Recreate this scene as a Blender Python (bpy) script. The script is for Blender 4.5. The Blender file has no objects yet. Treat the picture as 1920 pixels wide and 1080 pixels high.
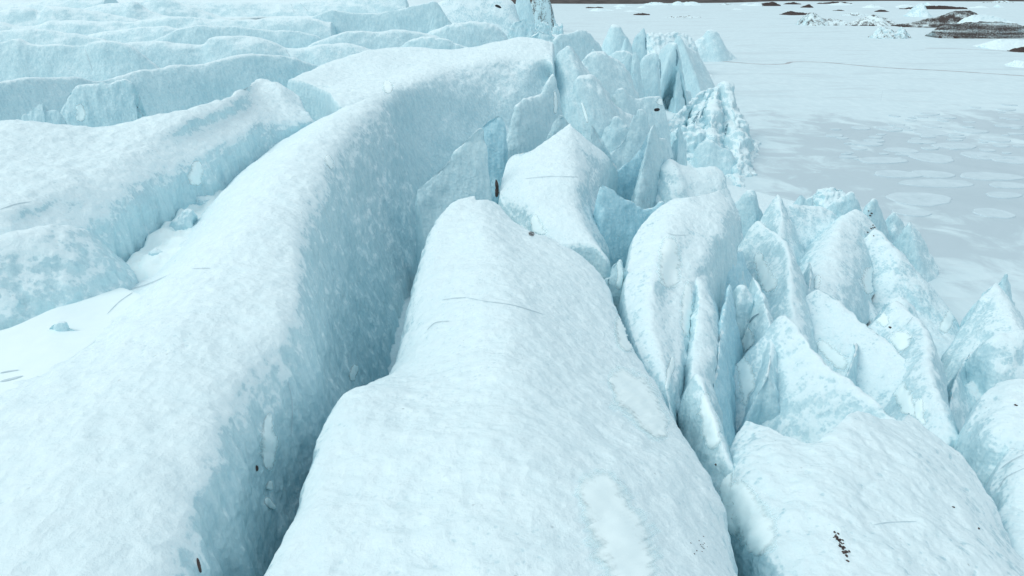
import bpy, math, random
import numpy as np
from mathutils import Vector
from mathutils.bvhtree import BVHTree

random.seed(7)
RNG = np.random.RandomState(11)
scene = bpy.context.scene
COL = scene.collection
rad = math.radians

# ------------------------------------------------------------------ camera
CAM_Z, PITCH, FPX = 30.0, 25.0, 1280.0
cam_d = bpy.data.cameras.new('camera')
cam = bpy.data.objects.new('camera', cam_d)
COL.objects.link(cam)
cam_d.sensor_width = 36.0
cam_d.lens = 36.0 * FPX / 1920.0
cam_d.clip_start, cam_d.clip_end = 0.1, 6000.0
cam.location = (0, 0, CAM_Z)
cam.rotation_euler = (rad(90 - PITCH), 0, 0)
scene.camera = cam

# ------------------------------------------------------------------ light
SUN_EL, SUN_AZ = 50.0, -105.0          # azimuth from +Y, positive to the right
w = bpy.data.worlds.new('World')
scene.world = w
w.use_nodes = True
nt = w.node_tree
for n in list(nt.nodes):
    nt.nodes.remove(n)
sky = nt.nodes.new('ShaderNodeTexSky')
sky.sky_type = 'NISHITA'
sky.sun_disc = False
sky.sun_elevation = rad(SUN_EL)
sky.sun_rotation = rad(SUN_AZ)
sky.air_density, sky.dust_density, sky.ozone_density = 1.0, 3.5, 1.0
bg = nt.nodes.new('ShaderNodeBackground')
bg.inputs['Strength'].default_value = 0.15
wo = nt.nodes.new('ShaderNodeOutputWorld')
deck = nt.nodes.new('ShaderNodeMix')          # high overcast: an even cloud deck over the clear sky
deck.data_type = 'RGBA'
deck.inputs[0].default_value = 0.72
nt.links.new(sky.outputs[0], deck.inputs[6])
deck.inputs[7].default_value = (5.6, 5.75, 5.9, 1)
nt.links.new(deck.outputs[2], bg.inputs['Color'])
nt.links.new(bg.outputs[0], wo.inputs['Surface'])
sd = bpy.data.lights.new('sun', 'SUN')
sd.energy, sd.angle, sd.color = 0.95, rad(35), (1.0, 0.97, 0.93)
sun = bpy.data.objects.new('sun', sd)
COL.objects.link(sun)
sdir = Vector((math.sin(rad(SUN_AZ)) * math.cos(rad(SUN_EL)), math.cos(rad(SUN_AZ)) * math.cos(rad(SUN_EL)), math.sin(rad(SUN_EL))))
sun.rotation_euler = sdir.to_track_quat('Z', 'Y').to_euler()
sun.location = (0, 0, 200)
scene.view_settings.view_transform = 'Standard'
scene.view_settings.look = 'None'
scene.view_settings.gamma = 1.0
scene.view_settings.use_curve_mapping = False
scene.view_settings.exposure = -0.03
scene.cycles.max_bounces = 8
scene.cycles.diffuse_bounces = 5

# ------------------------------------------------------------------ helpers
CT, ST = math.cos(rad(PITCH)), math.sin(rad(PITCH))


def P(t):
    """photo pixel + height (or minus the distance ahead) -> point in the place"""
    px, py, q = t
    a, b = (px - 960) / FPX, (py - 540) / FPX
    fwd, down = CT - ST * b, ST + CT * b
    s = (-q / fwd) if q < -5 else (CAM_Z - q) / down
    return np.array((a * s, fwd * s, CAM_Z - down * s))


def pts(l):
    return np.array([P(t) for t in l])


_perm = RNG.permutation(256)
_perm = np.concatenate([_perm, _perm, _perm])
_g = RNG.normal(size=(256, 3))
_g /= np.linalg.norm(_g, axis=1)[:, None]


def perlin(p):
    p = np.asarray(p, dtype=np.float64)
    i = np.floor(p).astype(int)
    f = p - i
    i &= 255
    u = f * f * f * (f * (f * 6 - 15) + 10)
    out = 0
    for dx in (0, 1):
        for dy in (0, 1):
            for dz in (0, 1):
                h = _perm[_perm[_perm[(i[..., 0] + dx) & 255] + ((i[..., 1] + dy) & 255)] + ((i[..., 2] + dz) & 255)]
                g = _g[h & 255]
                d = (g * (f - np.array((dx, dy, dz)))).sum(-1)
                wx = u[..., 0] if dx else 1 - u[..., 0]
                wy = u[..., 1] if dy else 1 - u[..., 1]
                wz = u[..., 2] if dz else 1 - u[..., 2]
                out = out + d * wx * wy * wz
    return out


def fbm(p, oct=3, gain=0.5):
    a, s, o = 1.0, 0, 1.0
    for k in range(oct):
        s = s + a * perlin(p * o + 17.3 * k)
        a *= gain
        o *= 2.03
    return s


def catmull(p, n, wt=None, sub=40, bearing=False):
    """resample a polyline through its points; spacing follows length seen from the camera"""
    p = np.asarray(p, dtype=float)
    if len(p) == 2:
        d = np.concatenate([p, p])
        fine = p[0] + (p[1] - p[0]) * np.linspace(0, 1, sub * 2)[:, None]
    else:
        q = np.concatenate([[2 * p[0] - p[1]], p, [2 * p[-1] - p[-2]]])
        seg = []
        for i in range(1, len(q) - 2):
            p0, p1, p2, p3 = q[i - 1:i + 3]
            t0 = 0
            t1 = t0 + max(1e-4, np.linalg.norm(p1 - p0)) ** 0.5
            t2 = t1 + max(1e-4, np.linalg.norm(p2 - p1)) ** 0.5
            t3 = t2 + max(1e-4, np.linalg.norm(p3 - p2)) ** 0.5
            t = np.linspace(t1, t2, sub, endpoint=False)[:, None]
            A1 = (t1 - t) / (t1 - t0) * p0 + (t - t0) / (t1 - t0) * p1
            A2 = (t2 - t) / (t2 - t1) * p1 + (t - t1) / (t2 - t1) * p2
            A3 = (t3 - t) / (t3 - t2) * p2 + (t - t2) / (t3 - t2) * p3
            B1 = (t2 - t) / (t2 - t0) * A1 + (t - t0) / (t2 - t0) * A2
            B2 = (t3 - t) / (t3 - t1) * A2 + (t - t1) / (t3 - t1) * A3
            seg.append((t2 - t) / (t2 - t1) * B1 + (t - t1) / (t2 - t1) * B2)
        seg.append(p[-1:])
        fine = np.concatenate(seg)
    d = np.linalg.norm(np.diff(fine, axis=0), axis=1)
    if bearing:                                     # even steps in compass bearing: for ridges that run across the view
        d = np.maximum(1e-4, np.diff(fine[:, 0] / (fine[:, 1] * CT + (CAM_Z - fine[:, 2]) * ST)))
    elif wt is None:
        d = d / np.maximum(4.0, 0.5 * (fine[1:, 1] + fine[:-1, 1]))
    s = np.concatenate([[0], np.cumsum(d)])
    s /= s[-1]
    x = np.linspace(0, 1, n)
    return np.stack([np.interp(x, s, fine[:, k]) for k in range(3)], 1)


ALL = []      # (vertices, triangles) of every ice body, for setting small things down on them


def mesh_obj(name, V, F, mat, parent=None, smooth=True, keep=False):
    me = bpy.data.meshes.new(name)
    V = np.asarray(V, dtype=np.float32)
    F = np.asarray(F, dtype=np.int32)
    k = F.shape[1]
    me.vertices.add(len(V))
    me.vertices.foreach_set('co', V.ravel())
    me.loops.add(F.size)
    me.loops.foreach_set('vertex_index', F.ravel())
    me.polygons.add(len(F))
    me.polygons.foreach_set('loop_start', np.arange(0, F.size, k, dtype=np.int32))
    me.polygons.foreach_set('loop_total', np.full(len(F), k, dtype=np.int32))
    me.polygons.foreach_set('use_smooth', np.full(len(F), smooth, dtype=bool))
    me.update(calc_edges=True)
    me.validate()
    me.materials.append(mat)
    o = bpy.data.objects.new(name, me)
    COL.objects.link(o)
    if parent is not None:
        o.parent = parent
    if keep:
        ALL.append((V.astype(float), F))
    return o


def tag(o, label=None, cat=None, group=None, kind=None):
    if label:
        o['label'] = label
    if cat:
        o['category'] = cat
    if group:
        o['group'] = group
    if kind:
        o['kind'] = kind
    return o


def grid_faces(nu, nv):
    i = np.arange((nu - 1) * nv).reshape(nu - 1, nv)[:, :-1]
    return np.stack([i, i + nv, i + nv + 1, i + 1], -1).reshape(-1, 4)


def grid_normals(G):
    du = np.gradient(G, axis=0)
    dv = np.gradient(G, axis=1)
    n = np.cross(du, dv)
    return n / np.maximum(1e-9, np.linalg.norm(n, axis=-1))[..., None]


def roughen(G, big=0.25, mid=0.08, small=0.025, flute=0.08, bs=0.25, crease=0.0, seed=0.0, dist=None):
    """push a grid in and out along its own normals: swells, dents, run-off flutes"""
    n = grid_normals(G)
    up = n[..., 2].mean()
    if up < 0:
        n = -n
    p = G + seed * 7.31
    d = big * fbm(p * bs, 2) + mid * fbm(p * 1.1, 3) + small * fbm(p * 3.7, 2)
    steep = np.clip(1 - np.abs(n[..., 2]) * 1.3, 0, 1)
    if crease:
        d = d + crease * (np.abs(fbm(p * np.array((0.75, 0.75, 0.5)), 2)) * 2 - 0.5)
    d = d + flute * steep * fbm(p * np.array((1.5, 1.5, 0.28)) * (1.0 if flute < .4 else .35), 3)
    return G + n * d[..., None], up < 0


def emit(name, G, mat, label, cat, group=None, keep=True, flip=False):
    nu, nv = G.shape[:2]
    F = grid_faces(nu, nv)
    if flip:
        F = F[:, ::-1]
    o = mesh_obj(name, G.reshape(-1, 3), F, mat, keep=keep)
    return tag(o, label, cat, group)


SEED = [0.0]


def loft(name, rails, label, cat, mat, nu=160, nv=90, skirt=4.0, group=None, rough=None, wt=None, smooth=True, kind=None, bearing=False):
    """skin stretched over rails; the four edges are carried down into the ice below"""
    R = np.stack([catmull(r, nu, wt, bearing=bearing) for r in rails])          # rails x nu x 3
    m = len(rails)
    d = np.linalg.norm(np.diff(R, axis=0), axis=2).mean(1)
    dist = R[:, :, 1].mean()
    cols = []
    for j in range(nu):
        cols.append(catmull(R[:, j], nv, wt=1))
    G = np.stack(cols)                                         # nu x nv x 3
    SEED[0] += 1.0
    kw = dict(big=0.25, mid=0.08, small=0.025, flute=0.1)
    kw.update(rough or {})
    G, flip = roughen(G, seed=SEED[0], **kw)
    if skirt:
        def down(E, inner, k):
            out = E - inner
            out[:, 2] = 0
            ln = np.maximum(1e-6, np.linalg.norm(out, axis=1))[:, None]
            r = []
            for t in (0.08, 0.3, 1.0):
                q = E + out / ln * (0.6 * t ** 0.5)
                q[:, 2] -= skirt * t
                r.append(q)
            return r
        a = down(G[:, 0], G[:, 2], 0)
        b = down(G[:, -1], G[:, -3], 0)
        G = np.concatenate([np.stack(a[::-1], 1), G, np.stack(b, 1)], 1)
        a = down(G[0], G[2], 0)
        b = down(G[-1], G[-3], 0)
        G = np.concatenate([np.stack(a[::-1]), G, np.stack(b)], 0)
    o = emit(name, G, mat, label, cat, group, flip=flip)
    if kind:
        o['kind'] = kind
    return o


def spine(name, crest, label, cat, mat, wR=3.0, wL=3.0, pR=1.2, pL=1.2, zb=8.0, r=0.35, Y=None,
          ends=(1.0, 1.0), nu=70, m=26, group=None, rough=None, taper=0.45, lean=0.0, ndir=None, dR=None, dL=None):
    """a fin, spire or ridge: its crest line with a flank falling away on either side of it.
    wR is the reach of the foot to the right of the way the crest runs (towards the camera when it runs left to right)."""
    if Y is not None:
        if isinstance(Y, tuple):
            n = len(crest)
            xs = [c[0] for c in crest]
            x0, x1 = xs[0], xs[-1]
            crest = [(c[0], c[1], -(Y[0] + (Y[1] - Y[0]) * (c[0] - x0) / ((x1 - x0) or 1))) for c in crest]
        else:
            crest = [(c[0], c[1], -Y) for c in crest]
    C0 = pts(crest)
    C = catmull(C0, nu)
    t = C0[-1] - C0[0]
    t[2] = 0
    t /= np.linalg.norm(t)
    nR = np.array((t[1], -t[0], 0.0)) if ndir is None else np.array((ndir[0], ndir[1], 0.0)) / math.hypot(*ndir)
    unit = lambda v: np.array((v[0], v[1], 0.0)) / math.hypot(*v)
    vR = nR if dR is None else unit(dR)
    vL = -nR if dL is None else unit(dL)
    H = np.maximum(0.3, C[:, 2] - zb)
    sc = taper + (1 - taper) * H / H.max()
    s = np.linspace(0, 1, m) ** 1.7                             # 0 crest .. 1 foot
    rows = []

    def prof(p):
        return r * np.sqrt(np.clip(1 - (1 - s) ** 2, 0, 1)) ** 1.0 * 0.6 + (1 - 0.6 * r) * s ** p

    oR, oL = prof(pR), prof(pL)

    def section(c, h, k):
        R_ = c + vR * (wR * k * oR)[:, None] - np.array((0, 0, 1.0)) * (h * s)[:, None]
        L_ = c + vL * (wL * k * oL)[:, None] - np.array((0, 0, 1.0)) * (h * s)[:, None]
        ln = nR * (lean * h * (1 - s))[:, None]
        return np.concatenate([(L_ + ln)[::-1], (R_ + ln)[1:]])
    for i in range(nu):
        rows.append(section(C[i], H[i], sc[i]))
    G = np.stack(rows)

    def cap(c, h, k, d, e):
        out = []
        for q in np.linspace(0, 1, 12)[1:]:
            hh = h * (1 - q ** 1.6)
            cc = c + d * e * (0.35 * math.sqrt(1 - (1 - q) ** 2) + 0.65 * q)
            cc = np.array((cc[0], cc[1], c[2] - h + hh))
            out.append(section(cc, max(hh, 0.01), k * max(0.02, math.sqrt(max(0, 1 - q * q)))))
        return out
    d0 = C[0] - C[3]; d0[2] = 0; d0 /= max(1e-6, np.linalg.norm(d0))
    d1 = C[-1] - C[-4]; d1[2] = 0; d1 /= max(1e-6, np.linalg.norm(d1))
    if np.dot(d0, t) > -0.2: d0 = -t
    if np.dot(d1, t) < 0.2: d1 = t
    a = cap(C[0], H[0], sc[0], d0, ends[0])
    b = cap(C[-1], H[-1], sc[-1], d1, ends[1])
    G = np.concatenate([np.stack(a[::-1]), G, np.stack(b)])
    SEED[0] += 1.0
    dist = C[:, 1].mean()
    kw = dict(big=0.22, mid=0.10, small=0.03, flute=0.12, bs=0.45, crease=0.12)
    kw.update(rough or {})
    G, flip = roughen(G, seed=SEED[0], **kw)
    return emit(name, G, mat, label, cat, group, flip=flip)


# ------------------------------------------------------------------ materials
def mat_new(name):
    m = bpy.data.materials.new(name)
    m.use_nodes = True
    t = m.node_tree
    for n in list(t.nodes):
        t.nodes.remove(n)
    out = t.nodes.new('ShaderNodeOutputMaterial')
    b = t.nodes.new('ShaderNodeBsdfPrincipled')
    t.links.new(b.outputs[0], out.inputs['Surface'])
    return m, t, b


class NB:
    def __init__(s, t):
        s.t = t

    def n(s, kind, **kw):
        x = s.t.nodes.new(kind)
        for k, v in kw.items():
            setattr(x, k, v)
        return x

    def l(s, a, b):
        s.t.links.new(a, b)

    def math(s, op, a, b=None, c=None, clamp=False):
        x = s.n('ShaderNodeMath', operation=op, use_clamp=clamp)
        for i, v in enumerate((a, b, c)):
            if v is None:
                continue
            if isinstance(v, (int, float)):
                x.inputs[i].default_value = v
            else:
                s.l(v, x.inputs[i])
        return x.outputs[0]

    def noise(s, vec, scale, detail=4, rough=0.55, dist=0.0):
        x = s.n('ShaderNodeTexNoise')
        x.inputs['Scale'].default_value = scale
        x.inputs['Detail'].default_value = detail
        x.inputs['Roughness'].default_value = rough
        x.inputs['Distortion'].default_value = dist
        s.l(vec, x.inputs['Vector'])
        return x.outputs[0]

    def mapping(s, vec, scale=(1, 1, 1), rot=(0, 0, 0)):
        x = s.n('ShaderNodeMapping')
        x.inputs['Scale'].default_value = scale
        x.inputs['Rotation'].default_value = rot
        s.l(vec, x.inputs['Vector'])
        return x.outputs[0]

    def ramp(s, fac, lo, hi, smooth=True):
        x = s.n('ShaderNodeMapRange', interpolation_type='SMOOTHSTEP' if smooth else 'LINEAR')
        x.inputs['From Min'].default_value = lo
        x.inputs['From Max'].default_value = hi
        s.l(fac, x.inputs['Value'])
        return x.outputs[0]

    def mix(s, fac, a, b):
        x = s.n('ShaderNodeMix', data_type='RGBA')
        if isinstance(fac, (int, float)):
            x.inputs[0].default_value = fac
        else:
            s.l(fac, x.inputs[0])
        for i, v in ((6, a), (7, b)):
            if isinstance(v, tuple):
                x.inputs[i].default_value = (*v, 1)
            else:
                s.l(v, x.inputs[i])
        return x.outputs[2]

    def voronoi(s, vec, scale, feature='F1', rnd=1.0):
        x = s.n('ShaderNodeTexVoronoi', feature=feature)
        x.inputs['Scale'].default_value = scale
        x.inputs['Randomness'].default_value = rnd
        s.l(vec, x.inputs['Vector'])
        return x


SNOW = (0.735, 0.94, 0.985)
FROST = (0.665, 0.885, 0.94)
ICE0 = (0.565, 0.81, 0.87)
DEEP0 = (0.37, 0.63, 0.72)


def ice_material(name, snow_lo=0.60, snow_hi=0.84, speck=1.0, dirt=0.0, blue=0.0, grain=1.0, gi=1.0, dmap=(1, 1, 0.3)):
    """bare glacier ice where it is steep, wind-packed frost where it lies flat; pitted all over"""
    ICE, DEEP = [tuple(c * f for c, f in zip(base, (1 - .34 * blue, 1 - .10 * blue, 1 - .02 * blue))) for base in (ICE0, DEEP0)]
    m, t, b = mat_new(name)
    q = NB(t)
    geo = q.n('ShaderNodeNewGeometry')
    pos = geo.outputs['Position']
    sep = q.n('ShaderNodeSeparateXYZ')
    q.l(geo.outputs['Normal'], sep.inputs[0])
    nz = sep.outputs[2]
    n_big = q.noise(pos, 0.35, 3)
    n_mid = q.noise(pos, 1.5, 5, 0.6)
    n_fine = q.noise(pos, 4.5, 6, 0.72)
    n_flute = q.noise(q.mapping(pos, (2.2, 2.2, 0.35)), 1.6, 5, 0.6, 0.4)
    steep = q.ramp(nz, 0.75, 0.35)
    # sun cups: hollows with crisp rims, drawn out downhill on the faces
    wob = q.n('ShaderNodeMix', data_type='VECTOR')
    wob.inputs[0].default_value = 0.16
    nc = q.n('ShaderNodeTexNoise')
    nc.inputs['Scale'].default_value = 1.3
    nc.inputs['Detail'].default_value = 4
    q.l(pos, nc.inputs['Vector'])
    q.l(pos, wob.inputs[4])
    q.l(nc.outputs[1], wob.inputs[5])
    wp = wob.outputs[1]
    c1 = q.voronoi(q.mapping(wp, (1, 1, 0.6)), 2.0).outputs['Distance']
    c2 = q.voronoi(wp, 5.2).outputs['Distance']
    # where frost has caught, with the shade of the cup hollows painted in
    cover = nz
    for src, mid_, k in ((n_mid, .5, .60), (n_fine, .5, 1.1), (n_big, .5, .7), (c1, .42, .30), (c2, .42, .42)):
        cover = q.math('ADD', cover, q.math('MULTIPLY', q.math('SUBTRACT', src, mid_), k * (grain if src is not n_big else 1.0)))
    frost = q.ramp(cover, snow_lo, snow_hi)
    # clear and cloudy bands of the bare ice
    band = q.ramp(q.math('ADD', q.math('MULTIPLY', n_flute, 0.65), q.math('MULTIPLY', n_big, 0.35)), 0.36, 0.60)
    ice = q.mix(band, tuple(0.45 * a + 0.55 * c for a, c in zip(ICE, DEEP)), ICE)
    ice = q.mix(q.math('MULTIPLY', q.ramp(n_fine, 0.50, 0.62), 0.55 * gi), ice, FROST)
    ice = q.mix(q.math('MULTIPLY', q.ramp(n_fine, 0.48, 0.34), 0.45 * gi), ice, DEEP)
    # white flecks frozen into the faces
    v = q.voronoi(q.mapping(pos, (1, 1, 0.5), (0.3, 0.2, 0)), 4.6)
    fleck = q.math('MULTIPLY', q.ramp(v.outputs['Distance'], 0.26, 0.12), q.ramp(n_mid, 0.46, 0.56))
    ice = q.mix(q.math('MULTIPLY', fleck, 0.9 * speck * gi), ice, SNOW)
    snow = q.mix(q.ramp(n_mid, 0.35, 0.65), tuple(.5 * a + .5 * c for a, c in zip(FROST, SNOW)), SNOW)
    # grey melt pits, dust and hollow shade painted into their colour; small dark grains
    zone = q.math('ADD', 0.2, q.math('MULTIPLY', q.ramp(q.noise(pos, 0.16, 3, 0.6), 0.42, 0.60), 1.25))   # smooth drifted stretches and pitted ones
    pit = q.math('MULTIPLY', q.math('MULTIPLY', q.ramp(c2, 0.34, 0.10), q.ramp(n_fine, 0.56, 0.42)), zone)
    snow = q.mix(q.math('MULTIPLY', pit, 0.36), snow, tuple(.4 * a + .6 * c for a, c in zip(ICE, DEEP)))
    vd = q.voronoi(pos, 2.3)
    dim = q.math('MULTIPLY', q.math('MULTIPLY', q.ramp(vd.outputs['Distance'], 0.15, 0.03), q.ramp(n_mid, 0.52, 0.60)), zone)
    snow = q.mix(q.math('MULTIPLY', dim, 0.5), snow, (0.36, 0.48, 0.51))
    col = q.mix(frost, ice, snow)
    if dirt > 0:
        dm = q.ramp(q.math('ADD', q.math('MULTIPLY', q.noise(q.mapping(pos, dmap), 0.35, 5, 0.65), 0.7), q.math('MULTIPLY', n_mid, 0.3)), 0.62 - 0.2 * dirt, 0.72 - 0.12 * dirt)
        col = q.mix(dm, col, (0.06, 0.055, 0.053))
    q.l(col, b.inputs['Base Color'])
    rg = q.math('ADD', 0.38, q.math('MULTIPLY', frost, 0.35))
    q.l(rg, b.inputs['Roughness'])
    b.inputs['IOR'].default_value = 1.31
    b.inputs['Specular IOR Level'].default_value = 0.35
    # relief
    h = q.math('ADD', q.math('MULTIPLY', n_fine, 0.10), q.math('MULTIPLY', n_mid, 0.10))
    h = q.math('ADD', h, q.math('ADD', q.math('MULTIPLY', c1, 0.16), q.math('MULTIPLY', c2, 0.07)))
    h = q.math('ADD', h, q.math('MULTIPLY', q.math('MULTIPLY', n_flute, steep), 0.14))
    bp = q.n('ShaderNodeBump')
    h = q.math('ADD', h, q.math('MULTIPLY', q.noise(pos, 16.0, 3, 0.7), 0.035))
    bp.inputs['Strength'].default_value = 0.52
    bp.inputs['Distance'].default_value = 1.0
    q.l(h, bp.inputs['Height'])
    q.l(bp.outputs[0], b.inputs['Normal'])
    return m


def snow_material(name, feather=False):
    m, t, b = mat_new(name)
    q = NB(t)
    pos = q.n('ShaderNodeNewGeometry').outputs['Position']
    n1 = q.noise(pos, 1.3, 4)
    n2 = q.noise(pos, 14, 3)
    q.l(q.mix(q.ramp(n1, 0.3, 0.7), (0.76, 0.965, 0.995), (0.775, 0.975, 0.998)), b.inputs['Base Color'])
    b.inputs['Roughness'].default_value = 0.8
    b.inputs['Specular IOR Level'].default_value = 0.35
    bp = q.n('ShaderNodeBump')
    bp.inputs['Strength'].default_value = 0.2
    q.l(q.math('ADD', q.math('MULTIPLY', n1, 0.05), q.math('MULTIPLY', n2, 0.01)), bp.inputs['Height'])
    q.l(bp.outputs[0], b.inputs['Normal'])
    if feather:                                   # the rim thins out into single drifted grains
        at = q.n('ShaderNodeAttribute', attribute_name='rim')
        n3 = q.noise(pos, 2.2, 5, 0.65)
        e = q.math('ADD', at.outputs['Fac'], q.math('MULTIPLY', q.math('SUBTRACT', n3, 0.5), 0.9))
        q.l(q.ramp(e, 1.0, 0.42), b.inputs['Alpha'])
    return m


def plain_material(name, c1, c2, scale=3.0, rough=0.8, bump=0.3):
    m, t, b = mat_new(name)
    q = NB(t)
    pos = q.n('ShaderNodeNewGeometry').outputs['Position']
    n1 = q.noise(pos, scale, 6, 0.65)
    q.l(q.mix(q.ramp(n1, 0.35, 0.65), c1, c2), b.inputs['Base Color'])
    b.inputs['Roughness'].default_value = rough
    b.inputs['Specular IOR Level'].default_value = 0.2
    bp = q.n('ShaderNodeBump')
    bp.inputs['Strength'].default_value = bump
    q.l(n1, bp.inputs['Height'])
    q.l(bp.outputs[0], b.inputs['Normal'])
    return m


def lake_material():
    m, t, b = mat_new('lake_ice')
    q = NB(t)
    pos = q.n('ShaderNodeNewGeometry').outputs['Position']
    n1 = q.noise(q.mapping(pos, (1, 0.75, 1), (0, 0, 0.4)), 0.022, 6, 0.6, 0.6)
    n2 = q.noise(pos, 0.13, 6, 0.6, 0.8)
    n3 = q.noise(q.mapping(pos, (1, 0.5, 1), (0, 0, -0.25)), 0.5, 5, 0.6, 0.5)
    s = q.n('ShaderNodeSeparateXYZ')
    q.l(pos, s.inputs[0])
    # the open middle of the lagoon froze last: thinner, greyer ice there
    dx = q.math('DIVIDE', q.math('SUBTRACT', s.outputs[0], 80), 46)
    dy = q.math('DIVIDE', q.math('SUBTRACT', s.outputs[1], 98), 58)
    rr = q.math('SQRT', q.math('ADD', q.math('MULTIPLY', dx, dx), q.math('MULTIPLY', dy, dy)))
    mid = q.math('SUBTRACT', 1.0, rr)
    g = q.math('ADD', q.math('MULTIPLY', q.math('MAXIMUM', mid, -1.0), 0.42), q.math('ADD', q.math('MULTIPLY', q.math('SUBTRACT', n1, 0.5), 1.1), q.math('MULTIPLY', q.math('SUBTRACT', n2, 0.5), 0.75)))
    thin = q.ramp(g, -0.02, 0.14)
    st = q.ramp(q.noise(q.mapping(pos, (0.30, 1.0, 1), (0, 0, 0.12)), 0.11, 6, 0.68, 0.4), 0.50, 0.66)
    white = q.mix(q.ramp(n3, 0.35, 0.7), (0.57, 0.765, 0.82), (0.62, 0.815, 0.865))
    white = q.mix(q.math('MULTIPLY', st, 0.55), white, (0.50, 0.66, 0.715))
    grey = q.mix(q.ramp(n2, 0.35, 0.65), (0.43, 0.585, 0.645), (0.46, 0.62, 0.68))
    q.l(q.mix(thin, white, grey), b.inputs['Base Color'])
    q.l(q.math('SUBTRACT', 0.75, q.math('MULTIPLY', thin, 0.25)), b.inputs['Roughness'])
    b.inputs['Specular IOR Level'].default_value = 0.25
    bp = q.n('ShaderNodeBump')
    bp.inputs['Strength'].default_value = 0.15
    bp.inputs['Distance'].default_value = 0.3
    q.l(n3, bp.inputs['Height'])
    q.l(bp.outputs[0], b.inputs['Normal'])
    return m


M_ICE = ice_material('glacier_ice', grain=.8, gi=.6)
M_FAR = ice_material('far_ice', 0.58, 0.90, grain=0.4, gi=.5)
M_SLAB = ice_material('slab_ice', 0.60, 0.92, grain=0.45, gi=.45)
M_BANDED = ice_material('banded_dirty_ice', 0.45, 0.85, dirt=1.5, dmap=(.05, .05, 1.1))
M_TOP = ice_material('frosted_ice', 0.42, 0.64, grain=.85, gi=.45)
M_BARE = ice_material('bare_ice', 0.90, 1.2, blue=0.5, gi=.6)
M_DIRTY = ice_material('dirty_ice', 0.45, 0.85, dirt=0.75)
M_SOOTY = ice_material('grit_covered_ice', 0.45, 0.85, dirt=1.55, dmap=(.5, .5, .5))
M_SNOW = snow_material('drift_snow')
M_PATCH = snow_material('patch_snow', True)
M_LAKE = lake_material()
M_FLOE = plain_material('floe_ice', (0.50, 0.67, 0.73), (0.55, 0.725, 0.785), 0.5, 0.75)
M_GRIT = plain_material('black_grit', (0.035, 0.03, 0.03), (0.09, 0.075, 0.07), 4.0)
M_SHORE = plain_material('shore_gravel', (0.055, 0.055, 0.053), (0.095, 0.094, 0.09), 0.08)
M_CRACK = plain_material('crack_ice', (0.46, 0.64, 0.70), (0.58, 0.76, 0.82), 2.0)
M_WATER_AND_HOLE = plain_material('dark_water_and_hole_shade', (0.02, 0.025, 0.03), (0.03, 0.035, 0.04), 1.0, 0.15, 0.02)  # pool water; also the ice holes, whose inner shade is put into this colour

# ------------------------------------------------------------------ setting
SHORE = np.array([(-60, 70), (0, 58), (20, 50), (50, 43), (58, 40), (66, 45), (75, 49), (91, 44.5), (103, 35), (123, 44), (143, 50),
                  (160, 50), (180, 51), (197, 52), (225, 62), (262, 62), (300, 48), (366, 27), (400, 25), (440, 34), (462, 30), (478, -40), (520, -160), (700, -400), (900, -700)], float)


def bed_height(X, Y):
    xs = np.interp(Y, SHORE[:, 0], SHORE[:, 1])
    d = xs - X
    z = np.interp(d, [-40, -2, 3, 8, 15, 26, 40, 50, 58, 75, 120, 300], [-3, -1.6, 0.2, 1.2, 2.5, 4.5, 7.5, 8, 8.6, 11.5, 13, 15])
    z = z + np.clip((Y - 290) * 0.05, 0, 16) * np.clip((d - 45) / 40, 0, 1)
    return z


def make_bed():
    yy = np.concatenate([np.linspace(-20, 8, 15), np.geomspace(9, 900, 260)])
    tt = np.linspace(-1.05, 1.0, 240)
    Y, T = np.meshgrid(yy, tt, indexing='ij')
    X = T * (np.abs(Y) * 0.95 + 30)
    Z = bed_height(X, Y)
    p = np.stack([X, Y, Z], -1)
    far = np.clip((Y - 120) / 60, 0, 1) * np.clip(Z / 12 - 0.4, 0, 1)
    rid = 1 - np.abs(fbm(p * np.array((0.022, 0.05, 0)), 3)) * 2.2
    Z = Z + 0.5 * fbm(p * 0.3, 3) * np.clip(Z + 1, 0, 1) + far * (rid - 0.7) * 3.0
    G = np.stack([X, Y, Z], -1)
    o = mesh_obj('glacier_bed', G.reshape(-1, 3), grid_faces(*G.shape[:2])[:, ::-1], M_ICE, keep=True)
    o['kind'] = 'structure'
    return o


make_bed()


def sheet(name, x0, x1, y0, y1, z, mat, n=24, f=None):
    X, Y = np.meshgrid(np.linspace(x0, x1, n), np.linspace(y0, y1, n), indexing='ij')
    Z = np.full_like(X, z) if f is None else f(X, Y)
    o = mesh_obj(name, np.stack([X, Y, Z], -1).reshape(-1, 3), grid_faces(n, n), mat)
    o['kind'] = 'structure'
    return o


sheet('lake', -260, 1200, -60, 860, 0.0, M_LAKE, 12)
sheet('far_shore', -900, 1800, 690, 1500, 0, M_SHORE, 120,
      lambda X, Y: -1 + np.clip((Y - 706 - 62 * np.clip((X - 120) / 160, 0, 1) - 6 * np.sin(X * 0.02) - 5 * np.sin(X * 0.051)) * 0.16, -1, 70) + 1.2 * fbm(np.stack([X, Y, X * 0], -1) * 0.02, 3))

# ------------------------------------------------------------------ the long ridges on the near left and in the middle
def off(rail, a, b):
    """a rail carried sideways: a and b are the (x, y, z) steps at its near and far ends"""
    R = pts(rail)
    t = np.linspace(0, 1, len(R))[:, None]
    return R + np.array(a) * (1 - t) + np.array(b) * t


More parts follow.
